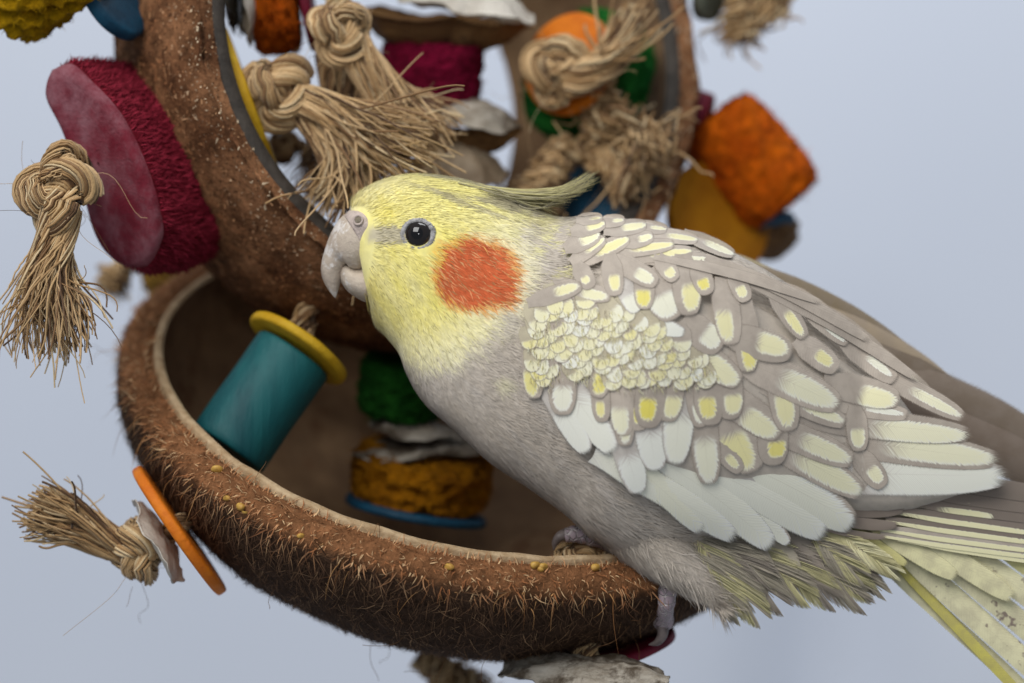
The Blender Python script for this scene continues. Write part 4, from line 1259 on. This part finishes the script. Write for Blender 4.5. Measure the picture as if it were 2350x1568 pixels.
# on the inner right wall of the ring
AX = nrm(np.array([-.55, -.80, .15]))
loofah('loofah_slice', P(1350, 178, 8.3), AX, 1.72, 1.3, (lin(12, 72, 30), lin(44, 128, 46)), 'green loofah slice behind an orange disc inside coconut shell', f=2.4, depth=.2, fuzz=2600, seed=8., squash=lambda t: 1 + .08 * np.sin(2 * t))
disc('wooden_disc', P(1300, 148, 7.1), AX, 1.34, .24, M_orange, 'round orange wooden disc with a rope knot on green loofah', seed=9., squash=lambda t: 1 + .06 * np.cos(t))
rope('blurred jute knot with thick tail sticking up from orange disc',
     [(P(1280, 160, 6.3), .92, dict(axis=(-.3, -1, .1), nf=170, fr=.05, roll=3.6, rad=.5))],
     [([P(1300, 195, 6.0), P(1350, 170, 5.8), P(1410, 120, 5.8), P(1465, 18, 5.9)], .42, 'tassel', dict(nf=260, m=22, twist=.35, flare=.16, stray=.5, fr=.045, cut=.2, taper=[1, 1, .9, .75]))], hairs=14)
rope('blurred frayed jute bundle below green loofah inside right wall',
     [(P(1375, 345, 7.2), .6, dict(axis=(-.4, -1, .2), nf=110, fr=.05, roll=1.0))],
     [([P(1380, 350, 7.2), P(1430, 330, 6.9), P(1480, 340, 6.7), P(1520, 365, 6.6)], .36, 'tassel', dict(nf=240, m=18, flare=.75, stray=.6, fr=.045, cut=.5)),
      ([P(1370, 340, 7.2), P(1365, 300, 7.0), P(1390, 270, 6.8), P(1440, 240, 6.8)], .4, 'tassel', dict(nf=200, m=16, flare=.6, stray=.5, fr=.045, cut=.5)),
      ([P(1380, 360, 7.0), P(1420, 400, 6.8), P(1460, 430, 6.8)], .34, 'tassel', dict(nf=160, m=16, flare=.5, stray=.5, fr=.045, cut=.5)),
      ([P(1310, 340, 7.6), P(1270, 380, 7.3), P(1240, 440, 7.2), P(1220, 480, 7.2)], .5, 'tassel', dict(nf=240, m=16, flare=.3, stray=.4, fr=.045, cut=.3))], hairs=12)
disc('wooden_disc', P(1375, 425, 8.6), (-.35, -.75, .55), 1.55, .3, M_blue, 'blue wooden disc low inside the coconut behind crest', seed=10.)

# outside the right wall
AR = nrm(np.array([.72, -.40, -.45]))
disc('wooden_disc', P(1606, 262, 9.4), (.9, -.2, -.3), .62, .5, M_crim_wood, 'small magenta wooden piece between coconut husk and orange loofah', seed=11.)
loofah('loofah_slice', P(1722, 372, 9.6), nrm(np.array([.60, -.1, -.72])), 1.28, 3.0, (lin(176, 70, 3), lin(214, 106, 10)), 'large orange loofah cylinder sticking out right of coconut shell', f=2.2, depth=.12, fuzz=2400, seed=9., round_=.6)
disc('wooden_disc', P(1645, 505, 9.0), (.5, -.80, .2), 1.58, .3, M_gold, 'large golden brown wooden disc leaning under orange loofah', seed=12.)
disc('wooden_disc', P(1762, 528, 10.2), (.4, -.3, -.8), .8, .22, M_blue, 'blue disc under the end of orange loofah', seed=13.)
oyster('seed_pod', P(1768, 548, 10.4), (.45, -.5, -.75), 1.1, .4, M_pod, 'pale brown pod piece under the blue disc right of bird back', squash=.7, dome=.2, seed=2.6, cat='seed pod')
disc('wooden_disc', P(1628, -6, 9.5), (.8, -.5, -.2), .62, .4, mat_noise('slate_wood', lin(70, 74, 62), lin(96, 98, 86), 100, .7, .2), 'dark slate coloured disc at top right of coconut husk', seed=14.)
rope('blurred pale tassel hanging at top right against the backdrop', [],
     [([P(1640, -60, 9.6), P(1690, -30, 9.6), P(1705, 30, 9.6), P(1690, 100, 9.6)], .34, 'tassel', dict(nf=200, m=18, flare=.35, stray=.3, fr=.05, cut=.35)),
      ([P(1680, -50, 9.6), P(1730, -30, 9.6), P(1760, 10, 9.6), P(1785, 40, 9.6)], .34, 'tassel', dict(nf=200, m=18, flare=.4, stray=.3, fr=.05, cut=.4))])

# ---------------------------------------------------------------- inside the bowl
t0 = P(676, 812, 3.4); t1 = P(522, 1032, 2.9)
ax_ = t1 - t0; ln_ = np.linalg.norm(ax_); ax_ = ax_ / ln_
r_ = 1.0
prof = [(.02, 0), (r_ * .6, 0), (r_ - .05, .0), (r_, .06)] + [(r_, h) for h in np.linspace(.2, ln_ - .2, 12)] + [(r_, ln_ - .06), (r_ - .05, ln_), (r_ * .6, ln_), (.02, ln_)]
V, Q = revolve(prof, t0, ax_, 56, wobble(.025, .8, 3.))
tag(make('wooden_cylinder', G().add(V, Q), M_teal), 'teal dyed wooden cylinder hanging under yellow disc in the bowl', 'cylinder')
disc('wooden_disc', t0 - ax_ * .14 + np.array([.02, 0, .02]), ax_ + np.array([0, -.12, 0]), 1.36, .25, M_yellow, 'yellow wooden disc capping the teal cylinder', seed=15.)
rope('short jute cord end between coconut shell and yellow disc', [], [([P(712, 700, 3.9), P(702, 730, 3.7), P(690, 770, 3.5)], .28, 'cord', dict(nf=80, m=12, twist=.4, flare=.12, cut=.1, dark=.5))])

AX2 = nrm(np.array([.10, -.28, .95]))
loofah('loofah_slice', P(925, 885, 6.4), AX2, 1.12, 1.4, (lin(14, 60, 18), lin(40, 104, 30)), 'green loofah slice, topmost of the stack inside bowl', f=2.8, depth=.16, fuzz=2000, seed=12.)
oyster('shell_piece', P(945, 980, 6.3), (.12, -.26, .95), 1.3, .15, M_oyster, 'grey white oyster shell directly under green loofah in bowl', squash=.62, dome=.18, seed=4.2)
oyster('shell_piece', P(985, 1022, 6.0), (-.05, -.30, .95), 1.75, .17, M_oyster, 'larger grey oyster shell resting on golden loofah in bowl', squash=.55, dome=-.12, seed=.9)
loofah('loofah_slice', P(968, 1092, 6.3), AX2, 1.78, 1.25, (lin(120, 70, 4), lin(176, 116, 10)), 'golden brown loofah slice above blue disc inside bowl', f=2.0, depth=.24, fuzz=2600, seed=14., res=1.2)
disc('wooden_disc', P(955, 1172, 6.2), nrm(np.array([.18, -.06, .98])), 1.80, .22, M_blue, 'thin blue wooden disc, lowest of the stack inside bowl', seed=16.)
rope('coiled jute knot inside bowl under the bird far foot', [(P(1335, 1290, 1.2), .62, dict(axis=(0, -1, .5), nf=130, fr=.045, roll=.3)), (P(1370, 1295, 1.3), .55, dict(axis=(.2, -1, .4), nf=110, fr=.045, roll=2.0))], [])

# behind the crimson block, out of focus
loofah('loofah_slice', P(395, 618, 10.5), (.9, -.2, .3), .62, 1.5, (lin(150, 110, 40), lin(186, 146, 70)), 'blurred tan loofah behind crimson block above bowl rim', f=2.4, depth=.2, fuzz=900, seed=20.)
rope('blurred rope end behind crimson block beside bowl rim', [], [([P(300, 600, 10), P(270, 630, 10), P(240, 670, 10)], .3, 'tassel', dict(nf=120, m=12, flare=.35, fr=.05, cut=.4)), ([P(440, 610, 10.4), P(480, 600, 10.2), P(520, 605, 10)], .3, 'tassel', dict(nf=100, m=12, flare=.25, fr=.05, cut=.4))])

# ---------------------------------------------------------------- outside the bowl, lower left
AL = nrm(np.array([.82, .12, .57]))
disc('wooden_disc', P(410, 1216, 1.6), nrm(np.array([.82, .09, .57])), 1.80, .27, M_orange, 'orange wooden disc seen edge-on outside the bowl', seed=21.)
oyster('shell_piece', P(366, 1240, 1.5), nrm(np.array([.86, .04, .50])), 1.34, .26, M_pearl, 'grey white shell seen edge-on between orange disc and rope knot', dome=.1, seed=1.2, squash=.9)
rope('jute knot with stiff frayed brush end pointing left below bowl',
     [(P(316, 1262, 1.4), .78, dict(axis=(-.9, -.5, -.4), nf=170, fr=.042, roll=.4, rad=.5))],
     [([P(300, 1262, 1.4), P(250, 1240, 1.3), P(190, 1205, 1.2), P(130, 1180, 1.1), P(70, 1160, 1.0)], .46, 'tassel', dict(nf=360, m=22, twist=.15, flare=.36, stray=.4, fr=.038, cut=.35, dark=.12, taper=[.8, 1, 1.1, 1.15])),
      ([P(340, 1255, 1.5), P(400, 1215, 1.6), P(450, 1175, 1.8)], .26, 'cord', dict(nf=60, m=12, twist=.6, cut=0, dark=.2))], hairs=9)

# under the bowl
disc('wooden_disc', P(1395, 1494, 3.0), nrm(np.array([-.27, -.10, .95])), 1.66, .24, M_crim_wood, 'crimson wooden disc under the bowl beneath the claw', seed=22.)
oyster('shell_piece', P(1345, 1548, .6), nrm(np.array([-.10, -.30, .95])), 2.0, .42, M_oyster, 'rough grey oyster shell hanging below the crimson disc', squash=.55, dome=.15, seed=2.9, ruffle=.25)
rope('short rope stub between bowl bottom and oyster shell', [], [([P(1345, 1470, 1.2), P(1345, 1500, 1.2), P(1350, 1550, 1.2)], .34, 'cord', dict(nf=90, m=10, twist=.3, cut=0, dark=.2)), ([P(1345, 1540, 1.3), P(1370, 1570, 1.1), P(1400, 1610, 1.1)], .34, 'tassel', dict(nf=120, m=10, flare=.4, cut=.3, dark=.1))])
rope('blurred frayed tassel hanging behind the bottom of bowl', [], [([P(960, 1500, 8.0), P(1000, 1530, 8), P(1060, 1580, 8), P(1100, 1640, 8)], .42, 'tassel', dict(nf=240, m=14, flare=.5, stray=.4, fr=.045, cut=.3))])

# millet seeds on the husk rim
for i, (u_, v_, big, lab) in enumerate([(497, 1080, .11, 'round tan millet seed on the husk rim beside teal cylinder'), (520, 1146, .09, 'small yellow seed stuck in husk above a cracked husk seed'), (551, 1168, .13, 'cracked pale yellow seed stuck on the brown husk'), (1016, 1252, .12, 'whole millet seed lying on the pale shell edge'),
                                        (1030, 1304, .10, 'yellow seed hull in the husk below the shell edge seed'), (1228, 1302, .13, 'pair of pale hulls in the husk by the bird foot'), (1246, 1304, .11, 'pale green hull touching another hull in the husk'), (1366, 1307, .12, 'yellow seed hull in the husk close to bird belly'), (690, 1233, .08, 'tiny pale hull caught in husk fibres')]):
    c_ = hit(bvh_bowl, u_, v_)
    nn = nrm(np.array([.2, -.6, .8]))
    V, Q = revolve([(big * math.sin(t) * (1 if t < 1.57 else .85), -big * math.cos(t) * .8) for t in np.linspace(.02, 3.12, 10)], c_ + nn * big * .5, nn + rng.normal(size=3) * .4, 14, wobble(.02, 5, i), lambda t: 1 + .3 * np.cos(2 * t))
    if i in (2, 5): # husk opened: a second half beside it
        V2, Q2 = revolve([(big * .7 * math.sin(t), -big * .5 * math.cos(t)) for t in np.linspace(.02, 2.2, 8)], c_ + np.array([.12, -.05, -.04]), rng.normal(size=3), 12)
        g = G().add(V, Q).add(V2, Q2)
    else: g = G().add(V, Q)
    tag(make('millet_seed', g, M_seed, org=c_), lab, 'seed', 'millet seeds on the husk rim')
